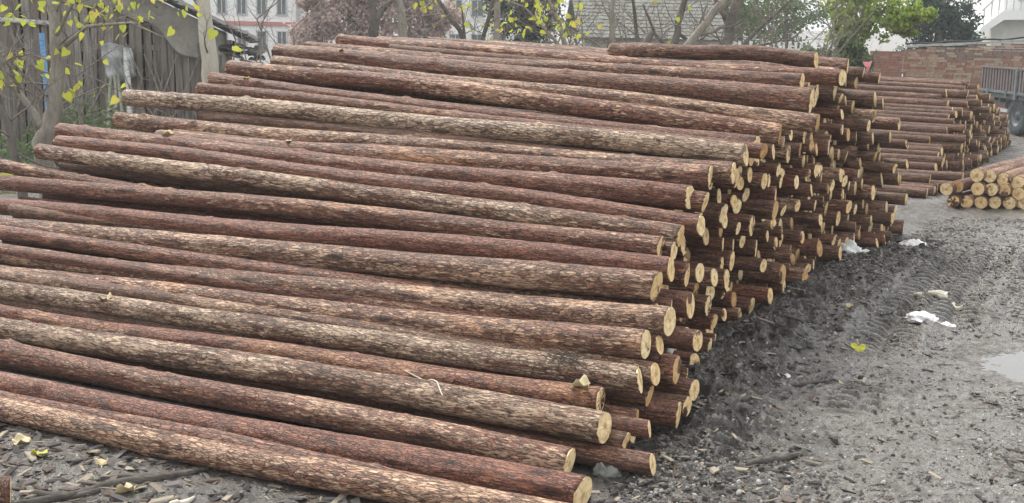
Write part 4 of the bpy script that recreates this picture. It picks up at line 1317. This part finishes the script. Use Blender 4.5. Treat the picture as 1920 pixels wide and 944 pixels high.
# white house with outside stair
hs_ = empty('white_house', (17.2, 45.8, 0))
tag(hs_, 'white house with a sloping stair flank and railing above the brick wall', 'house')
MB().box((2.2, 2.4, 1.35), (5.2, 4.4, 2.7)).build('wall', M['plaster_pale'], hs_)
MB().box((2.4, 2.6, 4.4), (4.6, 4.0, 3.4)).build('upper_wall', M['plaster_white'], hs_)
st_ = MB()
st_.add([(-1.05, -.5, 2.15), (-.25, -.5, 2.70), (3.6, -.5, 2.78), (3.6, -.5, 3.08), (-.30, -.5, 3.02), (-1.05, -.5, 2.40)] + [(-1.05, .45, 2.15), (-.25, .45, 2.70), (3.6, .45, 2.78), (3.6, .45, 3.08), (-.30, .45, 3.02), (-1.05, .45, 2.40)],
        [(0, 1, 4, 5), (1, 2, 3, 4), (6, 11, 10, 7), (7, 10, 9, 8), (0, 6, 7, 1), (1, 7, 8, 2), (5, 4, 10, 11), (4, 3, 9, 10), (0, 5, 11, 6), (2, 8, 9, 3)])
st_.build('stair_landing', M['plaster_white'], hs_)
MB().tube([(-1.02, -.45, 3.0), (-.3, -.45, 3.75), (3.6, -.45, 3.8)], .03, 6).build('handrail', M['frame'], hs_)
for k in range(18):
    xx = -.95 + k * .25
    zb = np.interp(xx, [-1.05, -.30, 3.6], [2.38, 3.0, 3.06]); zt = np.interp(xx, [-1.02, -.3, 3.6], [3.0, 3.75, 3.8])
    MB().tube([(xx, -.45, zb), (xx, -.45, zt)], .02, 6).build('baluster', M['frame'], hs_)
window(hs_, 1.0, .6, 3.9, .7, 1.0)
window(hs_, 2.6, .6, 3.9, .7, 1.0)

# ------------------------------------------------------------------ truck
tk = empty('truck', (11.16, 29.2, 0), math.atan2(.087, .996))     # local +Y away from the camera, left flank at local x = 0
tk.scale = (1.07, 1.07, 1.07)
tag(tk, 'old flatbed truck with ribbed mauve side boards parked by the brick wall', 'truck')
bed = MB()
bed.box((1.0, -1.35, .80), (2.0, 5.3, .10))
bed.build('bed_floor', M['truck_grey'], tk)
for k in range(3):                                            # three drop sides, ribbed
    y0, y1 = 1.28 - k * 1.78, 1.28 - (k + 1) * 1.78 + .06
    cy, ly = (y0 + y1) / 2, y0 - y1
    sb_ = MB().box((.0, cy, 1.12), (.03, ly, .50)).build('side_board', M['truck_paint'], tk)
    n = 13
    rm = []
    for j in range(n):
        MB().box((-.03, y1 + (j + .5) * ly / n, 1.13), (.035, ly / n * .5, .46)).build('rib', M['truck_paint'], sb_, bevel=.006)
    MB().box((-.035, cy, .885), (.05, ly, .05)).build('bottom_rail', M['truck_grey'], sb_)
    MB().box((-.03, cy, 1.385), (.055, ly, .035)).build('top_rail', M['truck_paint'], sb_)
    MB().box((-.055, y1 + .02, 1.05), (.05, .09, .62)).build('stake', M['truck_grey'], sb_, bevel=.01)
    for j in (.25, .75):
        MB().box((-.05, y1 + j * ly, .86), (.05, .07, .12)).build('hinge', M['truck_grey'], sb_)
for xx in (2.0,):
    MB().box((xx, -1.35, 1.10), (.04, 5.3, .52)).build('side_board', M['truck_paint'], tk)
MB().box((1.0, 1.31, 1.10), (1.96, .04, .52)).build('tail_board', M['truck_paint'], tk)
for xx in (.55, 1.45):
    MB().box((xx, -1.6, .66), (.09, 6.2, .16)).build('chassis_rail', M['truck_grey'], tk)
for yy in (1.1, .55, -.9, -1.9, -2.8):
    MB().box((1.0, yy, .70), (1.85, .07, .09)).build('cross_member', M['truck_grey'], tk)
MB().box((.16, .72, .48), (.07, .95, .07)).build('side_guard', M['plaster_white'], tk)
MB().box((.16, .72, .62), (.05, .95, .05)).build('side_guard', M['truck_grey'], tk)
for yy in (.35, 1.1):
    MB().box((.17, yy, .62), (.05, .06, .36)).build('guard_bracket', M['truck_grey'], tk)
MB().box((.30, -1.35, .52), (.42, .95, .34)).build('fuel_tank', M['truck_grey'], tk, bevel=.04)


def wheel(parent, x, y, r=.41, w=.23, side=-1):
    prof = [(r * .56, -.5), (r * .62, -.5), (r * .88, -.52), (r * .97, -.42), (r, -.28), (r, .28), (r * .97, .42), (r * .88, .52), (r * .62, .5), (r * .56, .5)]
    n = 40
    v, f = [], []
    for k in range(n):
        a = 2 * math.pi * k / n
        for (rr_, q_) in prof:
            g_ = rr_ - (.012 if rr_ > r * .95 and k % 2 else 0)
            v.append((q_ * w, g_ * math.cos(a), g_ * math.sin(a)))
    m = len(prof)
    for k in range(n):
        for j in range(m - 1):
            a, b = k * m + j, ((k + 1) % n) * m + j
            f.append((a, a + 1, b + 1, b))
    wh = MB().add(v, f).build('wheel', M['rubber'], parent, True)
    wh.location = (x, y, r)
    rp = [(r * .57, -.44), (r * .52, -.46), (r * .48, -.30), (r * .30, -.12), (r * .22, -.16), (r * .20, -.34), (.001, -.36)]
    v, f = [], []
    for k in range(28):
        a = 2 * math.pi * k / 28
        for (rr_, q_) in rp:
            v.append((q_ * w, rr_ * math.cos(a), rr_ * math.sin(a)))
    for k in range(28):
        for j in range(len(rp) - 1):
            a, b = k * len(rp) + j, ((k + 1) % 28) * len(rp) + j
            f.append((a, a + 1, b + 1, b))
    MB().add(v, f).build('rim', M['rim'], wh, True)
    for k in range(6):
        a = 2 * math.pi * k / 6
        MB().tube([(-.24 * w, r * .38 * math.cos(a), r * .38 * math.sin(a)), (-.10 * w, r * .38 * math.cos(a), r * .38 * math.sin(a))], .014, 6).build('wheel_nut', M['rim'], wh)
    return wh


wheel(tk, .16, -.30)
wheel(tk, 1.84, -.30)
wheel(tk, .16, -4.35)
wheel(tk, 1.84, -4.35)
MB().tube([(.2, -.30, .41), (1.8, -.30, .41)], .06, 10).build('axle', M['truck_grey'], tk)
MB().tube([(.2, -4.35, .41), (1.8, -4.35, .41)], .05, 10).build('axle', M['truck_grey'], tk)
mg = MB()
pts = [(-.30 + .52 * math.cos(R(a)), .41 + .50 * math.sin(R(a))) for a in range(20, 161, 14)]
for i in range(len(pts) - 1):
    (ya, za), (yb, zb) = pts[i], pts[i + 1]
    mg.add([(.03, ya, min(za, .74)), (.03, yb, min(zb, .74)), (.30, yb, min(zb, .74)), (.30, ya, min(za, .74))], [(0, 1, 2, 3)])
mgo = mg.build('mudguard', M['truck_grey'], tk)
sm = mgo.modifiers.new('thick', 'SOLIDIFY'); sm.thickness = .012
cabm = MB()
cabm.add([(.05, -4.15, .55), (1.95, -4.15, .55), (1.95, -5.6, .55), (.05, -5.6, .55), (.05, -4.15, 1.35), (1.95, -4.15, 1.35), (1.95, -5.68, 1.30), (.05, -5.68, 1.30), (.14, -4.15, 2.0), (1.86, -4.15, 2.0), (1.86, -5.2, 2.0), (.14, -5.2, 2.0)],
         [(0, 1, 5, 4), (1, 2, 6, 5), (2, 3, 7, 6), (3, 0, 4, 7), (4, 5, 9, 8), (5, 6, 10, 9), (6, 7, 11, 10), (7, 4, 8, 11), (8, 9, 10, 11), (3, 2, 1, 0)])
cab = cabm.build('cab', M['truck_grey'], tk, bevel=.04)
MB().add([(.075, -4.35, 1.42), (.075, -5.45, 1.40), (.125, -5.15, 1.90), (.125, -4.35, 1.92)], [(0, 1, 2, 3)]).build('side_window', M['glass'], cab)

# pink tape on the crest of the far pile
pk = MB()
pk.add([(0, 0, 0), (.03, 0, 0), (.05, -.01, .10), (.02, -.01, .10), (.07, 0, .19), (.04, 0, .17), (-.03, 0, .17), (.0, -.01, .09)], [(0, 1, 2, 3), (3, 2, 4, 5), (3, 5, 6, 7)])
bpy.context.view_layer.update()
DG = bpy.context.evaluated_depsgraph_get()


def drop(x, y, top=6.0):
    """height of whatever lies under (x, y)"""
    h, p, n, i, ob, m = SC.ray_cast(DG, Vector((x, y, top)), Vector((0, 0, -1)))
    return (p.z, n) if h else (gz(x, y), Vector((0, 0, 1)))


best = None
for kw in range(14):
    for ke in range(8):
        P = O1 + LW * (7.7 + .07 * kw) + LD * (.45 + .07 * ke)
        z_ = drop(P.x, P.y, 2.6)[0]
        sc_ = z_ + .35 * kw * .07 - .5 * ke * .07
        if best is None or sc_ > best[0]: best = (sc_, P.x, P.y, z_)
pz_ = best[3]
pko = pk.build('ribbon', M['ribbon'])
pko.location = (best[1], best[2], pz_ - .02)
pko.scale = (1.0, 1.0, .7)
sm = pko.modifiers.new('thick', 'SOLIDIFY'); sm.thickness = .003
tag(pko, 'scrap of pink ribbon tied on a log high at the back', 'ribbon')


# ------------------------------------------------------------------ fallen leaves
def fallen_leaf(x, y, size, rz, mat, label, curl=0.5, lobes=False, stalk=True, lift=0.0, name='fallen_leaf', top=6.0):
    size *= .68
    z, n = drop(x, y, top)
    NR, NA = 5, 22
    v, f = [(0, .35, 0)], []
    rl = random.Random(int(abs(x * 91 + y * 37) * 10))
    for i in range(1, NR + 1):
        for k in range(NA):
            a = 2 * math.pi * k / NA
            rad = .5 + .12 * math.cos(a - math.pi / 2) - .16 * max(0, math.cos(a + math.pi / 2)) ** 6
            if lobes:
                rad *= 1 + .26 * math.cos(3 * (a - math.pi / 2))
            rad += .14 * max(0, math.sin(a)) ** 8
            q_ = i / NR
            xx, yy = rad * q_ * math.cos(a), .35 + rad * q_ * math.sin(a)
            zz = curl * (xx * xx * .8 + .22 * (yy - .35) ** 2 * math.sin(3 * a + 1)) + .05 * q_ * math.sin(5 * a + rl.uniform(0, .8)) * (1 + curl) - .04 * (1 - abs(xx))
            v.append((xx, yy, zz))
    for k in range(NA):
        f.append((0, 1 + k, 1 + (k + 1) % NA))
        for i in range(NR - 1):
            a, b = 1 + i * NA + k, 1 + i * NA + (k + 1) % NA
            f.append((a, a + NA, b + NA, b))
    v = [(a * size, b * size, c * size) for a, b, c in v]
    zmin = min(p[2] for p in v)
    v = [(a, b - .35 * size, c - zmin) for a, b, c in v]
    o = link(bpy.data.objects.new(name, mesh_from(name, v, f, [mat], True)))
    q_ = Vector((0, 0, 1)).rotation_difference(n if n.z > .2 else Vector((0, 0, 1)))
    o.rotation_mode = 'QUATERNION'
    o.rotation_quaternion = q_ @ Matrix.Rotation(rz, 3, 'Z').to_quaternion()
    o.location = (x, y, z + .002 + lift)
    m = o.modifiers.new('thick', 'SOLIDIFY'); m.thickness = .0025
    if stalk:
        MB().tube([(0, -.20 * size, .03 * size), (.02 * size, -.45 * size, .06 * size), (.10 * size, -.72 * size, .04 * size)], .0035, 6).build('stalk', M['leaf_dry'], o, True)
    return tag(o, label, 'leaf')


D_, Yl = M['leaf_dry'], M['leaf_yellow']
fallen_leaf(-2.80, 10.42, .15, R(100), D_, 'curled buff leaf with a long stalk on the bristly reddish log', 1.0)
fallen_leaf(-1.79, 10.14, .075, R(200), D_, 'small pale yellow leaf lying on the orange tan log', .3)
fallen_leaf(-2.71, 8.37, .13, R(60), D_, 'folded cream leaf on the greenish grey log at the left', 1.3)
fallen_leaf(-2.31, 11.06, .075, R(20), Yl, 'small yellow leaf near the tip of the dull purple log', .8)
fallen_leaf(.40, 6.62, .15, R(70), D_, 'rolled cream leaf lying along the butt of the rusty red log', 1.6)
fallen_leaf(-1.57, 11.6, .07, R(150), D_, 'tiny tan leaf caught under the tip of the darkest log', .8)
fallen_leaf(-2.47, 6.42, .12, R(240), Yl, 'yellow green curled leaf on the bark chips', 1.0)
fallen_leaf(-2.64, 6.60, .13, R(300), D_, 'grey green folded leaf beside the yellow green one', 1.2)
fallen_leaf(-1.84, 5.93, .17, R(95), D_, 'large curled buff leaf among bark chips at the bottom edge', 1.2)
fallen_leaf(-2.10, 6.32, .09, R(10), D_, 'small shrivelled leaf by the lowest log', 1.7)
fallen_leaf(2.54, 9.08, .155, R(170), Yl, 'bright yellow three-lobed leaf flat on the mud', .15, True)
fallen_leaf(1.95, 9.25, .07, R(30), Yl, 'small dull yellow leaf near the mud bank', .3)
fallen_leaf(2.23, 8.20, .11, R(80), D_, 'flat buff leaf beside a dark stick on the mud', .25)
fallen_leaf(2.45, 9.05, .05, R(120), D_, 'tiny white leaf next to the bright yellow one', .2, stalk=False)
fallen_leaf(1.95, 9.05, .07, R(60), D_, 'narrow pale leaf lying near the small dull yellow one', .9)
fallen_leaf(2.3, 10.7, .09, R(60), D_, 'brownish leaf on the mud between pile and ruts', .6)
fallen_leaf(2.8, 10.35, .09, R(10), D_, 'torn buff leaf on the mud left of the ruts', .8)


# ------------------------------------------------------------------ scraps
def scrap(x, y, sx, sy, hz, label, seed, mat='plastic_white', name='plastic_scrap', cat='plastic scrap', rz=0.0):
    """crumpled bag: a closed lumpy flattened shell"""
    rs = random.Random(seed)
    bm = bmesh.new()
    bmesh.ops.create_icosphere(bm, subdivisions=4, radius=1)
    ph = [(Vector((rs.gauss(0, 1), rs.gauss(0, 1), rs.gauss(0, 1))).normalized(), rs.uniform(3, 9), rs.uniform(0, 6), rs.uniform(.05, .16)) for _ in range(9)]
    ph += [(Vector((rs.gauss(0, 1), rs.gauss(0, 1), rs.gauss(0, 1))).normalized(), rs.uniform(10, 22), rs.uniform(0, 6), rs.uniform(.04, .08)) for _ in range(8)]
    for v_ in bm.verts:
        c = v_.co.normalized()
        k = .8 + sum(a * abs(math.sin(w * c.dot(d) + p)) for d, w, p, a in ph) - .35
        v_.co = Vector((c.x * k * sx, c.y * k * sy, max(-.25, c.z) * k * hz * (1 + .5 * math.sin(7 * c.x + 3 * c.y)))) * .85
    me = bpy.data.meshes.new(name)
    bm.to_mesh(me); bm.free()
    me.materials.append(M[mat])
    me.polygons.foreach_set('use_smooth', np.ones(len(me.polygons), dtype=bool))
    o = link(bpy.data.objects.new(name, me))
    o.rotation_euler = (0, 0, rz)
    o.location = (x, y, gz(x, y) + .2 * hz)
    return tag(o, label, cat)


scrap(3.50, 13.12, .115, .10, .07, 'crumpled white plastic bag against the foot of the big pile', 1)
scrap(3.68, 13.16, .07, .03, .018, 'thin torn white strip beside the crumpled bag', 2)
scrap(4.36, 13.72, .125, .09, .035, 'flat white plastic bag on open mud past the big pile', 3)
scrap(3.27, 9.92, .085, .11, .035, 'bright white folded plastic scrap between the ruts', 4, rz=.7)
scrap(3.44, 9.88, .075, .05, .018, 'small flat white scrap with a stick beside the folded one', 5, rz=-.4)
scrap(3.75, 8.65, .05, .03, .02, 'white scrap at the edge of the puddle', 6)
scrap(1.86, 8.3, .022, .03, .012, 'tiny square white scrap on the mud', 7)
scrap(1.0, 7.27, .035, .018, .012, 'small white paper bit by the wood chips at the toe', 8)
o = MB().tube([(0, 0, 0), (.015, .01, .05), (.02, -.005, .11), (.0, .0, .16)], [.012, .02, .018, .008], 8).build('plastic_strip', M['plastic_white'], None, True)
o.location = (1.02, 8.05, gz(1.02, 8.05) + .16)
o.scale = (1.2, .5, 1)
tag(o, 'white plastic strip wedged upright among low log ends', 'plastic strip')
fb = random.Random(2)
for k in range(9):
    x0, y0 = 3.72 + fb.uniform(-.13, .16), 10.95 + fb.uniform(-.28, .28)
    pts = [(.055 * math.cos(a) * fb.uniform(.6, 1.3), .07 * math.sin(a) * fb.uniform(.7, 1.3), .02 + .015 * math.sin(2 * a + k)) for a in np.linspace(.2, fb.uniform(3.6, 6.0), 10)]
    o = MB().tube(pts, [.012 + .012 * math.sin(i / 9 * 3.14) for i in range(10)], 7).build('fibre_curl', M['fibre'], None, True)
    o.location = (x0, y0, gz(x0, y0))
    o.rotation_euler = (0, 0, fb.uniform(0, 6))
    tag(o, 'pale curled fibre in the heap between the two ruts', 'fibre', 'pale fibre curls between the ruts')


def stick(a, b, r0, label, mat='strip', name='stick', flat=.55, seed=0, ground_it=True):
    rs = random.Random(seed + int(a[0] * 100))
    n = 9
    pts = []
    for i in range(n + 1):
        t_ = i / n
        x_, y_ = a[0] + (b[0] - a[0]) * t_ + rs.gauss(0, .004), a[1] + (b[1] - a[1]) * t_ + rs.gauss(0, .004)
        z_ = gz(x_, y_) + r0 * .35
        pts.append(Vector((x_ - a[0], y_ - a[1], z_)))
    rad = [r0 * (1 - .55 * abs(2 * i / n - 1) ** 3) * rs.uniform(.85, 1.1) for i in range(n + 1)]
    o = MB().tube(pts, rad, 7).build(name, M[mat], None, True)
    o.location = (a[0], a[1], 0)
    return tag(o, label, 'stick')


stick((1.26, 6.42), (1.60, 6.68), .024, 'long dark wet bark strip lying on gravel')
stick((1.85, 8.10), (2.18, 8.20), .015, 'dark stick pointing at the flat buff leaf')
stick((1.02, 7.28), (1.27, 7.15), .011, 'dark splinter on the mud beside the small white paper bit')
stick((2.55, 11.7), (3.1, 10.9), .014, 'long thin dark stick slanting from the pile to the mud')
stick((2.35, 11.9), (2.75, 11.5), .016, 'dark stick leaning across the churned mud bank')
stick((3.5, 9.75), (3.75, 9.95), .010, 'thin dark twig next to the small flat white scrap')
stick((-2.35, 5.72), (-1.55, 6.32), .026, 'long black bark strip crossing the chips below the lowest log')
stick((-2.30, 5.86), (-1.98, 5.92), .022, 'broad grey bark strip near the sawn stub')
stick((-2.05, 6.08), (-1.75, 6.22), .014, 'grey bark splinter among chips near the shrivelled leaf')
stick((-1.62, 5.78), (-1.52, 5.90), .018, 'pale yellow wood splinter at the bottom edge', 'fibre')
stick((1.30, 8.9), (1.62, 8.55), .012, 'brown twig lying in the mud bank')
stick((3.2, 7.6), (3.5, 7.35), .012, 'black twig on the grey gravel near the puddle')
stick((2.7, 6.9), (3.1, 6.7), .010, 'thin dark twig on the pale gravel')
# vine dangling over two logs
vx = [(-.60, 7.12), (-.52, 7.06), (-.47, 7.0), (-.44, 6.92), (-.40, 6.85), (-.38, 6.78), (-.36, 6.72)]
vq = [(np.interp(k / 24 * 6, range(7), [p[0] for p in vx]), np.interp(k / 24 * 6, range(7), [p[1] for p in vx])) for k in range(25)]
vz = [drop(a, b)[0] for a, b in vq]
for it in range(40):                                  # hang taut over the gaps
    vz = [max(vz[k], (vz[max(k - 1, 0)] + vz[min(k + 1, 24)]) / 2 - .0004) for k in range(25)]
vp = [Vector((a, b, z_ + .005)) for (a, b), z_ in zip(vq, vz)]
o = MB().tube([p - vp[0] for p in vp], .0045, 6).build('dry_vine', M['fibre'], None, True)
o.location = vp[0]
tag(o, 'thin pale vine dangling over the rusty red and plated logs', 'twig')
# frayed tuft
tb = MB(); rt = random.Random(3)
z0 = drop(.30, 6.88)[0]
for k in range(46):
    a = Vector((rt.gauss(0, .05), rt.gauss(0, .03), rt.uniform(0, .012)))
    d = Vector((rt.gauss(0, 1), rt.gauss(0, .6), rt.uniform(.0, .5))).normalized() * rt.uniform(.04, .11)
    tb.tube([a, a + d * .5 + Vector((0, 0, .008)), a + d], [.003, .0025, .001], 4)
o = tb.build('bark_tuft', M['strip'])
o.location = (.30, 6.88, z0 - .004)
tag(o, 'frayed dark tuft of shredded bark on the greenish grey log', 'bark tuft')
# stone by the toe
scrap(.52, 6.33, .07, .05, .05, 'rounded grey stone beside the near log ends', 12, 'roof_tile', 'stone', 'stone')
# sawn stub in the lower left corner
o = place_log(3, (-2.36, 5.78, .055), Vector((-.93, -.3, .02)), .072, (.5, .5, .1, .5))
o.scale.x = .12
tag(o, 'short sawn log stub with an orange end on the chips', 'log')


# ------------------------------------------------------------------ chips, gravel, clods: nobody could count these
def scatter(name, n, fn, size, flat, mat, label, seed, kind='chip'):
    rs = np.random.default_rng(seed)
    if kind == 'chip':
        base = np.array([(-.5, -.5, -.5), (.5, -.35, -.5), (.42, .5, -.5), (-.4, .42, -.5), (-.45, -.4, .5), (.45, -.3, .5), (.36, .42, .5), (-.36, .36, .5)])
        fc = np.array([(4, 5, 6, 7), (0, 1, 5, 4), (1, 2, 6, 5), (2, 3, 7, 6), (3, 0, 4, 7)])
    else:
        base = np.array([(-.5, -.3, -.2), (.1, -.55, -.2), (.55, -.05, -.2), (.25, .5, -.2), (-.4, .4, -.2), (-.32, -.2, .42), (.08, -.34, .5), (.36, 0, .4), (.14, .32, .5), (-.25, .26, .45)])
        fc = [(0, 1, 6, 5), (1, 2, 7, 6), (2, 3, 8, 7), (3, 4, 9, 8), (4, 0, 5, 9)]
    V, F, k = [], [], 0
    P = fn(rs, n)
    zz = ground_h(P[:, 0], P[:, 1])
    S = size[0] * (size[1] / size[0]) ** (rs.random(len(P)) ** 2.2)
    for i in range(len(P)):
        s = S[i]
        b = base * rs.uniform(.75, 1.25, base.shape)
        if kind == 'chip':
            b = b * np.array([s * rs.uniform(1.2, 3.2), s * .6, s * flat])
        else:
            b = b * np.array([s, s * rs.uniform(.6, 1), s * flat])
        a, tx, ty = rs.uniform(0, 6.28), rs.normal(0, .18), rs.normal(0, .18)
        c_, s_ = math.cos(a), math.sin(a)
        x_ = b[:, 0] * c_ - b[:, 1] * s_; y_ = b[:, 0] * s_ + b[:, 1] * c_
        V.append(np.stack([x_ + P[i, 0], y_ + P[i, 1], b[:, 2] + tx * x_ + ty * y_ + zz[i] + s * flat * .25], -1))
        F.extend([tuple(int(q_ + k) for q_ in t) for t in fc])
        if kind != 'chip':
            F.append(tuple(range(k + 5, k + 10)))
        k += len(base)
    o = link(bpy.data.objects.new(name, mesh_from(name, np.vstack(V), F, [mat], False)))
    return tag(o, label, name.replace('_', ' '), kind='stuff')


def yard(rs, n):
    """open yard to the right of the cut ends, denser near the camera"""
    out = []
    while len(out) < n:
        y = 5.2 + 10.5 * rs.random(400) ** 1.4
        x = rs.uniform(.2, 7.0, 400)
        w = (x - O1.x) * LW.x + (y - O1.y) * LW.y
        e = (x - O1.x) * LD.x + (y - O1.y) * LD.y - face_line(w)
        ok = (e < -.05) & (x < .44 * y) & (np.hypot((x - PUD[0]) / .5, (y - PUD[1]) / .85) > 1.1)
        den = vnoise(x * 1.1 + 40, y * 1.1) * .6 + vnoise(x * 3.3, y * 3.3) * .4
        ok &= rs.random(400) < np.clip((den - .25) * 2, .12, 1)
        out += list(zip(x[ok], y[ok]))
    return np.array(out[:n])


def toe(rs, n):
    e = -np.abs(rs.normal(0, .45, n)) + .1
    w = rs.uniform(-.4, 9.2, n)
    e = e + face_line(w)
    return np.stack([O1.x + LW.x * w + LD.x * e, O1.y + LW.y * w + LD.y * e], -1)


def corner(rs, n):
    x = rs.uniform(-3.3, .2, n); f_ = rs.random(n)
    y0 = 5.34 + (x - .4) * (2.36 / -4.74)               # the lowest log
    y = y0 - .02 - 1.15 * f_
    return np.stack([x, y], -1)


scatter('wood_chips', 9500, yard, (.009, .045), .16, M['chip'], 'dark and tan wood chips strewn over the yard', 1)
scatter('wood_chips', 2600, toe, (.012, .07), .16, M['chip'], 'bark chips trodden in along the cut ends', 2)
scatter('bark_litter', 2600, corner, (.014, .085), .13, M['chip'], 'bark shreds and chips below the lowest log', 3)
scatter('gravel', 15000, yard, (.007, .034), .6, M['gravel'], 'loose grey gravel pressed into the yard', 4, 'stone')
scatter('mud_clods', 900, toe, (.018, .075), .6, M['clod'], 'dark wet clods of mud along the cut ends', 5, 'stone')

# ------------------------------------------------------------------ haze
hz = MB().box((0, 52, 6.6), (90, 116, 15.6)).build('haze', None)
hm = bpy.data.materials.new('haze_air')
hm.use_nodes = True
ht = hm.node_tree
ht.nodes.clear()
ho = ht.nodes.new('ShaderNodeOutputMaterial')
pvn = ht.nodes.new('ShaderNodeVolumePrincipled')
pvn.inputs['Color'].default_value = (.93, .95, .96, 1)
pvn.inputs['Density'].default_value = .0015
ht.links.new(pvn.outputs[0], ho.inputs['Volume'])
hz.data.materials.clear()
hz.data.materials.append(hm)
tag(hz, 'thin pale haze in the damp air over the yard', 'haze', kind='stuff')
